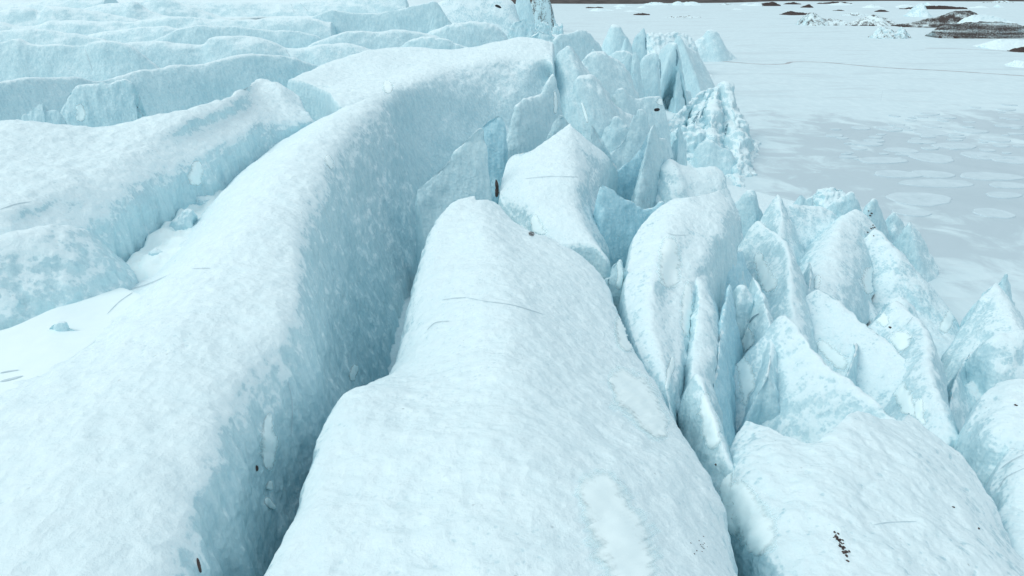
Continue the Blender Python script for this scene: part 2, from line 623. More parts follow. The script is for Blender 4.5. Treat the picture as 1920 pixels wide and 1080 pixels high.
A3 = [(220, 1250, 19.2), (300, 1080, 19.2), (335, 960, 19.2), (385, 850, 19.2), (420, 755, 19.2), (470, 672, 19.2), (540, 592, 19.2), (547, 515, 19.2),
      (555, 430, 19.3), (585, 350, 19.5), (634, 262, 19.8), (712, 184, 20.3)]
loft('ice_ridge', [
    pts([(-700, 1200, 16.5), (-380, 900, 17.4), (-100, 720, 17.6), (60, 650, 17.5), (180, 580, 16.9), (280, 508, 16.1), (345, 430, 15.5), (400, 372, 15.5), (460, 315, 16), (520, 268, 16.5), (580, 236, 17.5)]),
    pts([(-520, 1200, 19), (-250, 950, 18.8), (0, 760, 18.4), (130, 665, 18), (240, 575, 17.6), (320, 500, 17.6), (390, 420, 17.8), (440, 350, 18.2), (490, 303, 18.4), (545, 262, 18.8), (610, 220, 19.4)]),
    pts([(-100, 1200, 19.6), (60, 980, 19.6), (180, 800, 19.5), (290, 660, 19.5), (380, 560, 19.5), (430, 480, 19.5), (490, 390, 19.6), (530, 320, 19.8), (580, 260, 20), (630, 220, 20.2), (690, 184, 20.4)]),
    pts(A3),
    off(A3, (.22, -.03, -.35), (.5, -.35, -.5)),
    off(A3, (.34, -.05, -1.2), (1.0, -.8, -1.6)),
    off(A3, (.5, -.05, -4), (1.8, -1.8, -4.5)),
    off(A3, (1.1, -.1, -10.5), (3.5, -2.5, -10)),
], 'broad white left foreground ice ridge with a sheer blue-grey wall along the crevasse', 'ice ridge', M_TOP, nu=420, nv=240, skirt=3, rough=dict(flute=.3, mid=.12))

CL = [(400, 1250, 17.6), (485, 1085, 17.8), (535, 970, 17.8), (588, 850, 17.6), (634, 752, 17.3), (722, 706, 15.6), (752, 640, 15.7), (776, 530, 16.2), (800, 450, 16.5), (838, 392, 16.9), (880, 376, 17)]
CR = [(1450, 1200, 16.4), (1388, 1080, 16.3), (1345, 960, 15.9), (1312, 870, 15.4), (1268, 806, 14.9), (1232, 730, 14.5), (1192, 660, 14.2), (1152, 580, 14.5), (1120, 500, 15), (1052, 456, 15.5), (985, 428, 16), (935, 385, 16.8)]
loft('ice_ridge', [
    off(CL, (-1.0, 0, -9), (-1.2, 0, -8)),
    off(CL, (-.5, 0, -3.5), (-.6, 0, -3)),
    off(CL, (-.15, 0, -.9), (-.2, 0, -.8)),
    off(CL, (.35, 0, .35), (.3, 0, .2)),
    pts([(650, 1250, 18.8), (690, 1080, 18.8), (715, 960, 18.7), (745, 850, 18.5), (775, 765, 18.1), (820, 700, 17.4), (838, 630, 17.2), (850, 530, 17.2), (862, 450, 17.2), (872, 400, 17.4), (893, 377, 17.3)]),
    pts([(950, 1250, 19.2), (960, 1080, 19.1), (960, 950, 19), (960, 850, 18.9), (960, 770, 18.6), (960, 690, 18.2), (950, 620, 17.9), (935, 530, 17.6), (922, 460, 17.5), (912, 405, 17.5), (905, 377, 17.3)]),
    pts([(1250, 1240, 18.4), (1220, 1080, 18.3), (1190, 960, 18.1), (1165, 870, 17.9), (1135, 800, 17.4), (1105, 730, 16.9), (1080, 660, 16.6), (1055, 580, 16.5), (1030, 500, 16.5), (985, 450, 16.6), (945, 405, 16.9), (918, 378, 17.1)]),
    pts(CR),
    off(CR, (.35, 0, -1.2), (.3, 0, -.8)),
    off(CR, (.8, 0, -6), (.6, 0, -5)),
], 'broad rounded white ice ridge running up the middle of the picture between two crevasses', 'ice ridge', M_TOP, nu=400, nv=260, skirt=2.5, rough=dict(flute=.2, mid=.11))

loft('ice_plateau', [
    off([(540, 150, 20.2), (650, 108, 20.8), (780, 93, 21), (890, 90, 21.2), (965, 74, 21.6), (1035, 84, 21)], (0, 5, -5), (0, 5, -5)),
    pts([(540, 150, 20.2), (590, 128, 20.5), (650, 108, 20.8), (710, 95, 21), (780, 93, 21), (850, 96, 21), (890, 90, 21.2), (930, 82, 21.4), (965, 74, 21.6), (1000, 77, 21.4), (1035, 84, 21)]),
    pts([(600, 165, 19.8), (680, 145, 20), (740, 135, 20.3), (790, 118, 20.6), (850, 112, 20.8), (900, 108, 21), (950, 102, 21.2), (990, 100, 21.2), (1020, 108, 20.8), (1036, 125, 20)]),
    pts([(640, 200, -58), (712, 190, -61), (770, 165, -67), (810, 148, -71), (860, 140, -75), (910, 138, -78), (955, 132, -80), (995, 128, -81), (1020, 135, -82), (1034, 150, -82)]),
    pts([(690, 260, -58), (725, 240, -60), (790, 232, -66), (850, 220, -70), (920, 200, -75), (980, 180, -78), (1024, 175, -80)]),
    pts([(700, 370, -56), (760, 385, -57), (800, 385, -60), (860, 360, -64.5), (930, 300, -71), (990, 260, -75), (1022, 230, -78)]),
], 'high flat-topped ice ridge behind the middle ridge, its tall concave wall facing the camera', 'ice ridge', M_SLAB, nu=260, nv=170, skirt=5, rough=dict(flute=.4, mid=.07, crease=.05))

loft('ice_ridge', [
    off([(-250, 225, 21), (110, 237, 20.8), (280, 222, 20.8), (420, 186, 21), (488, 151, 21.3), (560, 178, 20)], (0, 3, -5), (0, 3, -5)),
    pts([(-250, 225, 21), (0, 231, 21), (110, 237, 20.8), (210, 238, 20.6), (280, 222, 20.8), (350, 206, 21), (420, 186, 21), (460, 165, 21.2), (488, 151, 20.95), (520, 157, 20.8), (560, 180, 19.8)]),
    pts([(-250, 330, 20.8), (0, 320, 20.6), (100, 300, 20.5), (200, 275, 20.4), (280, 250, 20.6), (350, 228, 20.8), (410, 208, 20.75), (450, 186, 20.8), (487, 166, 20.75), (527, 176, 20.3), (570, 200, 19.1)]),
    pts([(-250, 400, 20.4), (0, 392, 20.2), (70, 378, 20), (150, 342, 20), (230, 308, 20), (320, 266, 20), (390, 237, 20.1), (435, 216, 20.1), (490, 192, 20.0), (535, 200, 19.5), (580, 214, 18.8)]),
    pts([(-250, 420, -28.5), (0, 420, -28.5), (70, 405, -30.5), (160, 385, -33), (245, 360, -36), (335, 320, -41.5), (410, 280, -46), (455, 255, -49.5), (510, 235, -55), (560, 235, -57), (590, 232, -58.5)]),
    pts([(-250, 470, -27.5), (0, 460, -27.5), (80, 450, -29), (180, 445, -32), (260, 440, -35), (340, 415, -40), (420, 360, -45), (470, 320, -49), (520, 285, -54), (570, 260, -58), (600, 250, -61)]),
], 'wide white ridge at the left edge with a grey-blue flank above the snow-filled trough', 'ice ridge', M_TOP, nu=260, nv=150, skirt=4, rough=dict(flute=.35, mid=.12, crease=.08), bearing=True)

loft('snow_drift', [
    pts([(-250, 650, 18.0), (0, 618, 17.9), (90, 582, 17.75), (160, 562, 17.3), (225, 542, 16.9)]),
    pts([(-250, 720, 18.0), (0, 665, 17.95), (110, 620, 17.8), (200, 575, 17.4), (250, 550, 17.1)]),
    pts([(-250, 820, 18.3), (0, 750, 18.3), (140, 668, 18.0), (230, 598, 17.6), (280, 558, 17.4)]),
], 'smooth white snow drift filling the hollow at the left edge', 'snow drift', M_SNOW, nu=60, nv=40, skirt=1.0, rough=dict(big=.12, mid=.03, small=.0, flute=0))
loft('snow_drift', [
    pts([(205, 520, 16.3), (270, 455, 16.5), (330, 405, 16.5), (400, 340, 16.5)]),
    pts([(250, 535, 16.4), (305, 462, 16.5), (358, 405, 16.4), (425, 342, 16.4)]),
    pts([(300, 540, 16.9), (348, 460, 17.0), (400, 402, 17.0), (455, 345, 16.9)]),
], 'snow drift along the bottom of the trough between the two left ridges', 'snow drift', M_SNOW, nu=70, nv=40, skirt=1.0, rough=dict(big=.4, mid=.28, small=.06, flute=0, bs=.6))

loft('ice_dome', [
    pts([(990, 440, 14.2), (960, 405, 14.6), (938, 370, 15.2), (944, 330, 16), (958, 293, 16.8), (990, 284, 17.5), (1035, 258, 18), (1060, 238, 18.2)]),
    pts([(1040, 458, 14.6), (1020, 410, 15.4), (1000, 360, 16.2), (1000, 325, 16.8), (1010, 300, 17.3), (1030, 278, 17.8), (1050, 256, 18.2), (1066, 234, 18.5)]),
    pts([(1108, 458, 14.8), (1090, 420, 15.3), (1075, 370, 16), (1075, 335, 16.7), (1075, 300, 17.4), (1073, 275, 17.8), (1070, 255, 18.2), (1068, 233, 18.6)]),
    pts([(1135, 480, 14.3), (1112, 448, 14.5), (1100, 410, 14.8), (1105, 360, 15.2), (1120, 320, 15.8), (1115, 290, 16.8), (1090, 260, 17.8), (1071, 236, 18.3)]),
    pts([(1142, 540, 11), (1140, 480, 12), (1140, 430, 12), (1150, 370, 12.5), (1162, 330, 14), (1145, 300, 15.8), (1110, 272, 17), (1078, 250, 17.8)]),
], 'rounded white ice dome with a small pointed tip, behind the middle ridge', 'ice dome', M_TOP, nu=150, nv=130, skirt=5)

loft('ice_ridge', [
    pts([(1264, 800, 13), (1240, 760, 13.2), (1215, 700, 13.4), (1190, 640, 13.6), (1172, 570, 13.8), (1178, 500, 14.2), (1195, 430, 14.8), (1230, 392, 15.4), (1265, 372, 15.6)]),
    pts([(1266, 795, 13.2), (1252, 740, 13.6), (1240, 680, 13.9), (1225, 620, 14.2), (1220, 560, 14.5), (1230, 500, 14.9), (1245, 440, 15.4), (1262, 395, 15.8), (1285, 370, 15.9)]),
    pts([(1268, 793, 12.9), (1263, 730, 13.2), (1265, 680, 13.4), (1262, 620, 13.6), (1255, 560, 13.9), (1268, 500, 14.3), (1300, 440, 15), (1310, 400, 15.5), (1315, 366, 15.7)]),
    pts([(1268, 791, 12.8), (1268, 740, 12.9), (1278, 690, 13.1), (1284, 620, 13.2), (1288, 560, 13.5), (1306, 510, 13.8), (1338, 465, 14.2), (1356, 430, 14.6), (1358, 395, 15.0), (1343, 360, 15.3)]),
    pts([(1270, 790, 12.5), (1278, 740, 12.0), (1298, 690, 11.8), (1316, 620, 11.8), (1335, 560, 12.0), (1354, 515, 12.2), (1374, 470, 12.6), (1384, 432, 13.2), (1376, 395, 14.2), (1346, 357, 15.2)]),
], 'pale curved ice ridge right of the middle ridge, a long snow pocket on its back', 'ice ridge', M_ICE, nu=200, nv=100, skirt=6)

loft('ice_ridge', [
    pts([(1385, 1100, 12), (1362, 1010, 12.2), (1354, 930, 12.5), (1363, 870, 12.8), (1380, 820, 13), (1398, 790, 13)]),
    pts([(1500, 1120, 14.8), (1440, 1020, 14.6), (1410, 930, 14.4), (1415, 870, 14.2), (1430, 830, 14), (1445, 803, 13.7)]),
    pts([(1650, 1150, 15.2), (1580, 1020, 15), (1540, 930, 15), (1530, 880, 14.8), (1525, 855, 14.4), (1520, 832, 14)]),
    pts([(1800, 1150, 14.5), (1740, 1000, 14.4), (1680, 900, 14.3), (1640, 840, 14.2), (1620, 800, 14), (1610, 770, 13.8)]),
    pts([(1950, 1150, 13), (1870, 1030, 13), (1820, 950, 12.8), (1760, 870, 12.8), (1720, 820, 12.8), (1690, 785, 12.4)]),
    pts([(2000, 1130, 11), (1908, 1040, 11.3), (1888, 990, 11.2), (1848, 920, 11), (1790, 843, 11.3), (1740, 800, 11.8), (1705, 775, 11.8)]),
], 'massive white ice ridge filling the lower right corner, scattered with dark grit', 'ice ridge', M_ICE, nu=260, nv=190, skirt=6, rough=dict(big=.4, mid=.11, small=.02, flute=.2, crease=.08))

loft('ice_ridge', [
    pts([(1795, 880, 7), (1803, 828, 8.6), (1828, 768, 9.7), (1848, 732, 10.2), (1868, 715, 10.4)]),
    pts([(1850, 880, 9), (1870, 820, 10.4), (1890, 770, 10.8), (1900, 740, 10.9), (1905, 711, 10.8)]),
    pts([(2050, 900, 10), (2060, 820, 11), (2050, 760, 11), (2040, 730, 11), (2020, 715, 10.8)]),
], 'rounded white ice ridge at the right edge beside a dark crevasse', 'ice ridge', M_TOP, nu=90, nv=70, skirt=5)
loft('ice_ridge', [
    pts([(1852, 980, 9), (1856, 920, 9.6), (1872, 875, 10), (1897, 840, 10.3)]),
    pts([(1900, 1000, 10.3), (1910, 940, 10.6), (1920, 890, 10.9), (1930, 845, 10.9)]),
    pts([(2050, 1050, 10.6), (2050, 980, 10.9), (2040, 920, 11), (2020, 860, 11)]),
], 'stepped white ice swell low on the right edge, creased by thin grey furrows', 'ice ridge', M_TOP, nu=70, nv=60, skirt=4)
loft('ice_ridge', [
    pts([(1850, 1000, 9.8), (1862, 968, 10.2), (1885, 940, 10.4)]),
    pts([(1910, 1060, 10.8), (1925, 1010, 11), (1935, 965, 11)]),
    pts([(2050, 1150, 10.6), (2050, 1080, 10.9), (2040, 1000, 11)]),
], 'small white ice hump in the bottom right corner', 'ice ridge', M_TOP, nu=60, nv=50, skirt=4)

# ------------------------------------------------------------------ fins, spires and ridges; crest lines
S = lambda lab, crest, Y=None, name='ice_fin', cat='ice fin', mat=None, **k: spine(name, crest, lab, cat, mat or M_ICE, Y=Y, **k)
RG = dict(name='ice_ridge', cat='ice ridge')
S('low shoulder of pitted grey ice below the wide left ridge, dropping to a snow hollow',
  [(-250, 455, 20.0), (-100, 447, 20.0), (0, 440, 19.9), (70, 430, 19.8), (130, 428, 19.6), (175, 448, 18.9), (215, 490, 17.8), (250, 535, 16.6), (270, 560, 15.9)],
  zb=15.5, wR=4.5, wL=5.5, pR=1.0, pL=1.2, r=.7, nu=130, m=40, ends=(.5, .4), rough=dict(big=.3, mid=.12, small=.03, flute=.15, bs=.35, crease=.15), **RG)
FR = dict(rough=dict(big=.5, mid=.1, small=.02, flute=.10, bs=.22, crease=.0), **RG)
# --- far ridges of the upper left, near to far
S('long grey ice wall under a thin white crest, upper left, behind the wide left ridge',
  [(-150, 160), (0, 156), (70, 146), (130, 142), (195, 149), (250, 135), (320, 124), (370, 122), (420, 110), (470, 102), (520, 103), (570, 114), (610, 125)], (62, 88), zb=14, wR=2.7, wL=5, nu=180, r=.7, pR=1.2, mat=M_FAR, **FR)
S('ice slab with a hollow in its face, leaning on the grey wall at upper left',
  [(114, 214), (119, 195), (130, 172), (145, 159), (160, 157), (170, 160), (190, 152), (205, 158), (235, 150), (250, 160), (258, 200)], 60, zb=14, wR=1.1, wL=3, pR=.7, name='ice_slab', cat='ice slab', nu=90)
S('triangular white ice block standing in the trough at upper left',
  [(20, 234), (45, 215), (65, 200), (80, 193), (88, 205), (110, 208), (120, 222), (135, 240)], 53, zb=16, wR=1.5, wL=1.5, name='ice_block', cat='ice block')
S('blue-grey ice ridge at the upper left edge with two rounded crests',
  [(-150, 95), (0, 80), (35, 71), (60, 82), (100, 84), (160, 82), (190, 78), (215, 78), (240, 84), (270, 104), (305, 135)], (88, 90), zb=14, wR=3.5, wL=5, nu=150, r=.7, pR=1.2, mat=M_FAR, **FR)
S('grey ice ridge rising to the right behind the double-crested ridge, upper left',
  [(200, 90), (250, 80), (290, 75), (330, 80), (380, 84), (395, 74), (420, 68), (470, 69), (510, 80), (540, 90), (570, 92), (600, 84), (660, 84), (700, 92)], (106, 112), zb=15, wR=4.1, wL=6, nu=150, r=.7, pR=1.2, mat=M_FAR, **FR)
S('white-topped ice swell with a dark blue undercut, upper left',
  [(290, 76), (340, 56), (370, 50), (420, 49), (470, 53), (530, 58), (580, 62), (610, 78)], (126, 130), zb=15, wR=2.7, wL=6, nu=110, r=.6, pR=1.2, mat=M_FAR, **FR)
S('low white ice swell on the left edge, fifth ridge back',
  [(-150, 58), (0, 57), (60, 55), (110, 57), (150, 66), (195, 74)], 118, zb=15, wR=4.1, wL=8, nu=80, r=.6, pR=1.2, mat=M_FAR, **FR)
S('short white ice swell tucked between two long ridges at upper left',
  [(165, 66), (240, 54), (310, 50), (350, 55)], 138, zb=15, wR=4.1, wL=8, nu=60, r=.6, pR=1.2, mat=M_FAR, **FR)
S('long level ice ridge crossing the upper left, seventh ridge back',
  [(-100, 41), (0, 42), (45, 48), (75, 45), (95, 39), (180, 39), (240, 41), (290, 35), (330, 32), (370, 34), (400, 38), (470, 35), (520, 32), (570, 32), (620, 40)], (150, 156), zb=15, wR=4.8, wL=9, nu=160, r=.7, pR=1.2, mat=M_FAR, **FR)
S('jagged pale ice ridge near the top left corner',
  [(-100, 24), (0, 20), (30, 15), (60, 17), (75, 20), (90, 12), (140, 15), (190, 24), (240, 33), (280, 42)], (190, 196), zb=15, wR=5.5, wL=10, nu=120, r=.7, pR=1.2, mat=M_FAR, **FR)
S('peaked pale ice ridge right of the top left corner',
  [(140, 24), (190, 8), (230, 5), (250, 3), (280, 20), (330, 34)], 212, zb=15, wR=6.2, wL=10, nu=90, r=.7, pR=1.2, mat=M_FAR, **FR)
S('broad blue-grey ice hump at the top edge, left of centre',
  [(210, 12), (260, 2), (300, -5), (340, 5), (380, 20), (425, 36)], 232, zb=15, wR=6.2, wL=10, nu=90, r=.7, pR=1.2, mat=M_FAR, **FR)
S('farthest pale ice ridge along the top edge',
  [(320, 0), (380, 3), (440, 2), (520, 5), (600, 0), (700, -8), (760, -6)], (262, 270), zb=15, wR=6.8, wL=14, nu=90, r=.7, pR=1.2, mat=M_FAR, **FR)
S('top left corner ice ridge, faint and pale',
  [(-250, 0), (-100, 2), (0, 4), (60, 3), (110, -4), (200, -8)], 262, zb=15, wR=6.8, wL=14, nu=90, r=.7, pR=1.2, mat=M_FAR, **FR)
S('ridge with a pale blue wall just left of the tall white slope',
  [(540, 52), (570, 38), (600, 27), (620, 20), (650, 24), (700, 25), (760, 14), (800, 6), (815, 2), (832, 22), (845, 40)], (158, 164), zb=14, wR=2.7, wL=8, nu=140, r=.7, pR=1.2, mat=M_FAR, **FR)
S('white ice ridge with a soft crest, third back from the high plateau',
  [(560, 96), (600, 76), (645, 62), (700, 58), (760, 57), (795, 62), (830, 70)], (122, 128), zb=14, wR=4.1, wL=8, nu=100, r=.7, pR=1.2, mat=M_FAR, **FR)
S('pointed white ice fin beside the pale blue wall near the top edge',
  [(803, 64), (812, 27), (818, 13), (828, 20), (840, 36), (850, 50)], 150, zb=13, wR=1.7, wL=3)
S('smooth ice dome directly behind the high plateau',
  [(760, 80), (800, 62), (830, 50), (860, 42), (900, 40), (930, 50), (950, 68), (955, 88)], (128, 130), zb=13, wR=3.3, wL=7, pR=.7, nu=110, r=.6, mat=M_FAR, name='ice_dome', cat='ice dome')
S('low grey ice dome with a dark left end, in front of the smooth dome',
  [(740, 92), (780, 72), (830, 72), (860, 84), (890, 92)], 112, zb=14, wR=2.2, wL=5, pR=.7, nu=60, r=.6, mat=M_FAR, name='ice_dome', cat='ice dome')
S('white snow-covered slope with a small dark hole, left of the dirty tower',
  [(815, 8), (850, -6), (900, -10), (945, -8), (962, 4), (970, 25), (975, 40)], (238, 244), zb=8, wR=9.5, wL=10, nu=90, r=.7, mat=M_TOP, pR=1.2, **FR)
S('pale blue ice column left of the dirty tower at the top edge',
  [(962, 32), (967, 5), (976, -12), (988, -10), (996, 8), (1000, 30)], 290, zb=4, wR=2.8, wL=6, name='ice_tower', cat='ice tower')
S('tall dirt-streaked ice tower at the top edge, where the glacier meets the lagoon',
  [(993, 38), (998, 2), (1008, -14), (1022, -12), (1034, 10), (1041, 38)], 390, zb=-1, wR=5.0, wL=10, mat=M_DIRTY, name='ice_tower', cat='ice tower', r=.7)
for lab, cr, Y in (
    ('broken white ice block at the foot of the snow slope near the top edge', [(945, 80), (955, 58), (962, 44), (975, 37), (986, 36), (996, 46), (1003, 64)], 205),
    ('jagged ice block below the dirty tower', [(998, 66), (1008, 46), (1017, 40), (1028, 46), (1036, 66)], 250),
    ('thin leaning ice blade at the right end of the blocks below the dirty tower', [(1036, 66), (1041, 38), (1046, 46), (1050, 50), (1054, 42), (1058, 66)], 290),
    ('wide low ice block just above the right end of the high plateau', [(975, 84), (998, 64), (1015, 58), (1030, 68), (1042, 82)], 175)):
    S(lab, cr, Y, zb=4, wR=2.2, wL=5, name='ice_block', cat='ice block', rough=dict(big=.8, mid=.5, bs=.25))

# --- centre: fins round the pit behind the middle ridge
S('shark-fin of blue ice rising from the bowl to the right, behind the middle ridge',
  [(786, 352), (806, 336), (830, 314), (855, 283), (880, 255), (897, 240), (906, 241), (910, 275), (913, 330)], (47, 49), zb=9, wR=3.4, wL=1.2, pR=1.25, r=.25, taper=.3, nu=90, ends=(.6, .12), mat=M_SLAB)
S('rounded deep blue ice fin standing in the dark gap left of the white dome',
  [(895, 260), (903, 238), (918, 222), (932, 217), (942, 219), (947, 235), (950, 262)], 55, zb=8, wR=1.2, wL=2, pR=.7, mat=M_BARE, ends=(.3, .2))
S('square-shouldered ice slab left of the white dome tip',
  [(930, 330), (942, 300), (955, 245), (968, 200), (978, 186), (995, 181), (1012, 178), (1028, 150), (1036, 138)], (60, 66), zb=9, wR=2.2, wL=2.5, pR=.8, r=.7, nu=110, name='ice_slab', cat='ice slab', mat=M_SLAB)
S('tall wide ice slab with a pointed top, right of the high plateau',
  [(1026, 180), (1036, 130), (1046, 100), (1058, 91), (1066, 86), (1074, 92), (1086, 108), (1100, 130), (1120, 150)], (84, 86), zb=10, wR=9, wL=3, pR=1.0, nu=110, name='ice_slab', cat='ice slab', mat=M_SLAB)
S('sloping ice slab with a long right-hand crest, behind the white dome',
  [(1070, 175), (1080, 148), (1096, 139), (1112, 139), (1125, 155), (1140, 180), (1160, 202), (1185, 216), (1205, 216)], (76, 82), zb=9, wR=7, wL=3, pR=1.0, nu=110, name='ice_slab', cat='ice slab', mat=M_SLAB)
S('ice slab with a curved crest falling to the right, third from the lagoon',
  [(1085, 118), (1097, 108), (1110, 97), (1125, 95), (1145, 105), (1165, 116), (1180, 142), (1190, 168), (1197, 190)], (100, 104), zb=8, wR=7, wL=4, pR=.9, nu=110, name='ice_slab', cat='ice slab', mat=M_SLAB)
S('low humped ice fin in front of the narrow standing slabs',
  [(1140, 212), (1147, 190), (1155, 171), (1167, 164), (1180, 176), (1196, 184), (1215, 181), (1238, 182)], (94, 98), zb=6, wR=4, wL=3, pR=.9, nu=80, mat=M_SLAB)
S('blue-shadowed peaked ice block right of the high plateau, behind the pointed slab',
  [(1030, 100), (1036, 78), (1050, 65), (1070, 62), (1088, 55), (1098, 57), (1112, 70), (1124, 84), (1134, 108)], (126, 132), zb=9, wR=3, wL=5, pR=.7, nu=80, name='ice_block', cat='ice block', mat=M_SLAB)
S('rounded pointed ice spire standing highest against the frozen lagoon',
  [(1122, 100), (1134, 72), (1146, 47), (1153, 44), (1161, 48), (1172, 64), (1182, 80), (1188, 104)], 186, zb=4, wR=5, wL=6, pR=.6, nu=70, name='ice_spire', cat='ice spire', mat=M_SLAB)
S('small white ice wedge at the foot of the highest spire',
  [(1156, 105), (1166, 88), (1173, 72), (1180, 84), (1187, 106)], 172, zb=4, wR=3, wL=3, name='ice_block', cat='ice block', mat=M_SLAB)
S('narrow ice spire with a shaded left face, right of the highest spire',
  [(1183, 92), (1193, 66), (1202, 56), (1207, 52), (1211, 62), (1213, 102)], 190, zb=2, wR=4, wL=4, name='ice_spire', cat='ice spire', mat=M_SLAB)
S('low snow-dusted ice ridge between the narrow spire and the lagoon',
  [(1208, 82), (1216, 62), (1226, 60), (1235, 64), (1250, 62), (1268, 60), (1290, 64), (1300, 78)], (222, 228), zb=1, wR=10, wL=6, mat=M_TOP, rough=dict(big=.9, mid=.6, bs=.22), **RG)
S('flat grey ice fin below the highest spire',
  [(1130, 112), (1150, 100), (1165, 95), (1180, 97), (1190, 108)], 150, zb=6, wR=4, wL=4, pR=.8, mat=M_SLAB)
S('left one of the two narrow standing fins with the pale gap between them',
  [(1160, 122), (1170, 106), (1178, 99), (1183, 102), (1186, 140), (1190, 190)], 128, zb=4, wR=3, wL=3, name='ice_fin', mat=M_SLAB)
S('right one of the two narrow standing fins, sharp-topped',
  [(1182, 150), (1185, 110), (1189, 96), (1197, 110), (1203, 150), (1206, 200)], 124, zb=4, wR=3, wL=3, mat=M_SLAB)
S('tall upright ice pillar with a square top near the lagoon',
  [(1206, 108), (1214, 101), (1222, 99), (1231, 97), (1235, 118), (1238, 160), (1240, 185)], 134, zb=1, wR=3, wL=4, pR=.7, r=.7, name='ice_pillar', cat='ice pillar', mat=M_SLAB)
S('thick ice block split by two black cracks, near the lagoon',
  [(1236, 120), (1243, 92), (1252, 82), (1261, 80), (1267, 82), (1268, 110), (1264, 140), (1254, 180)], (158, 152), zb=0, wR=4, wL=5, pR=.7, r=.6, name='ice_block', cat='ice block', mat=M_SLAB)
S('last tall ice peak of the row, its foot on the frozen lagoon',
  [(1262, 140), (1268, 90), (1272, 66), (1279, 78), (1290, 90), (1303, 97), (1311, 108), (1316, 135), (1320, 160)], (178, 190), zb=-1, wR=10, wL=8, pR=1.1, nu=90, name='ice_spire', cat='ice spire', mat=M_SLAB)
S('separate peaked iceberg at the tip of the row, blue on its right side',
  [(1285, 90), (1305, 76), (1318, 67), (1326, 57), (1335, 55), (1345, 60), (1352, 72), (1360, 88), (1370, 98)], (262, 268), zb=-1, wR=9, wL=8, pR=1.0, nu=80, name='iceberg', cat='iceberg', mat=M_SLAB)
S('small triangular ice fin directly left of the white dome tip',
  [(1016, 290), (1030, 252), (1040, 228), (1052, 215), (1064, 226), (1078, 244)], 59.5, zb=10, wR=1.2, wL=1.5, mat=M_SLAB)
S('slim ice cone in the gap right of the white dome tip',
  [(1100, 295), (1106, 262), (1110, 234), (1116, 240), (1126, 256), (1140, 285)], 60, zb=10, wR=1.2, wL=1.5, mat=M_SLAB)
S('tall blade of ice with a snow-white left edge, right of the white dome',
  [(1130, 300), (1150, 284), (1165, 266), (1178, 240), (1190, 214), (1199, 204), (1207, 206), (1214, 226), (1220, 250), (1226, 290)], (64, 66), zb=6, wR=2.2, wL=2, pR=1.0, nu=90, mat=M_SLAB)
S('low dark-blue blade of ice rising in front of the snow-edged blade',
  [(1150, 328), (1168, 312), (1188, 295), (1203, 272), (1214, 252), (1220, 248), (1226, 300)], (57, 60), zb=6, wR=1.4, wL=1.5, pR=.8, mat=M_BARE, nu=80)
S('narrow white ice spire with a small pointed cap, right of the dark-blue blade',
  [(1188, 400), (1200, 340), (1212, 280), (1222, 240), (1227, 233), (1231, 242), (1236, 258), (1249, 264), (1258, 300), (1264, 340)], (52, 58), zb=5, wR=2, wL=2.5, pR=.9, nu=110, name='ice_spire', cat='ice spire', mat=M_SLAB)
S('rounded snowy ice block behind the pale curved ridge',
  [(1225, 350), (1240, 312), (1256, 297), (1275, 308), (1300, 313), (1335, 310), (1351, 324), (1364, 366)], (55, 57), zb=5, wR=6, wL=4, pR=.9, r=.8, nu=90, mat=M_TOP, name='ice_block', cat='ice block')
S('ragged blue ice wall closing the gap between white dome and curved ridge',
  [(1130, 345), (1155, 360), (1172, 374), (1186, 381), (1205, 392), (1222, 392), (1240, 380)], (46, 47), zb=7, wR=2.2, wL=2, nu=80, mat=M_BARE, name='ice_wall', cat='ice wall')
S('small broken ice block wedged in the gully beside the middle ridge',
  [(1143, 520), (1148, 498), (1156, 492), (1163, 488), (1168, 502)], 36, zb=11, wR=.5, wL=.6, name='ice_block', cat='ice block', mat=M_SLAB)

# --- cluster on the lagoon edge
Z = dict(zb=-1, rough=dict(big=1.7, mid=.5, small=.06, flute=.3, bs=.17, crease=.45))
S('fluted ice peak jutting into the lagoon, highest of its cluster',
  [(1378, 345, -103), (1388, 300, -109), (1383, 245, -122), (1372, 190, -132), (1357, 155, -137)], wR=5, wL=6, pR=.7, pL=.8, nu=110, name='ice_spire', cat='ice spire', **Z)
S('middle rib on the camera side of the fluted peak',
  [(1322, 335, -105), (1330, 285, -112), (1334, 240, -122), (1340, 195, -130), (1348, 160, -136)], wR=5, wL=5, pR=.8, pL=.8, nu=90, name='ice_rib', cat='ice rib', **Z)
S('left rib of the fluted peak with a blue crack behind it',
  [(1282, 300, -112), (1294, 262, -119), (1310, 215, -128), (1330, 175, -135), (1343, 162, -138)], wR=4, wL=5, pR=.8, pL=.8, nu=90, name='ice_rib', cat='ice rib', **Z)
S('slanting white ice rib running down the left of the fluted peak',
  [(1236, 258), (1262, 222), (1285, 200), (1305, 182), (1326, 170)], (124, 138), wR=4, wL=4, nu=70, name='ice_rib', cat='ice rib', **Z)
S('lower front buttress of the fluted peak, pale and smooth',
  [(1296, 300), (1312, 268), (1332, 262), (1350, 275), (1372, 285), (1384, 310)], (110, 109), wR=4, wL=6, nu=80, name='ice_block', cat='ice block', zb=-1, mat=M_SLAB)
S('white wedge of ice at the left foot of the fluted peak',
  [(1250, 280), (1268, 250), (1285, 240), (1310, 245), (1325, 270)], 118, wR=5, wL=5, nu=70, name='ice_block', cat='ice block', **Z)
S('tiny white ice pinnacle between the narrow spire and the fluted peak',
  [(1266, 262), (1271, 240), (1275, 232), (1279, 245), (1283, 262)], 98, zb=2, wR=1.5, wL=1.5, name='ice_spire', cat='ice spire', mat=M_SLAB)
S('right shoulder of the fluted peak above the snowy shore rim',
  [(1380, 240), (1390, 222), (1402, 232), (1410, 252), (1413, 275)], 128, wR=5, wL=5, nu=60, name='ice_block', cat='ice block', **Z)
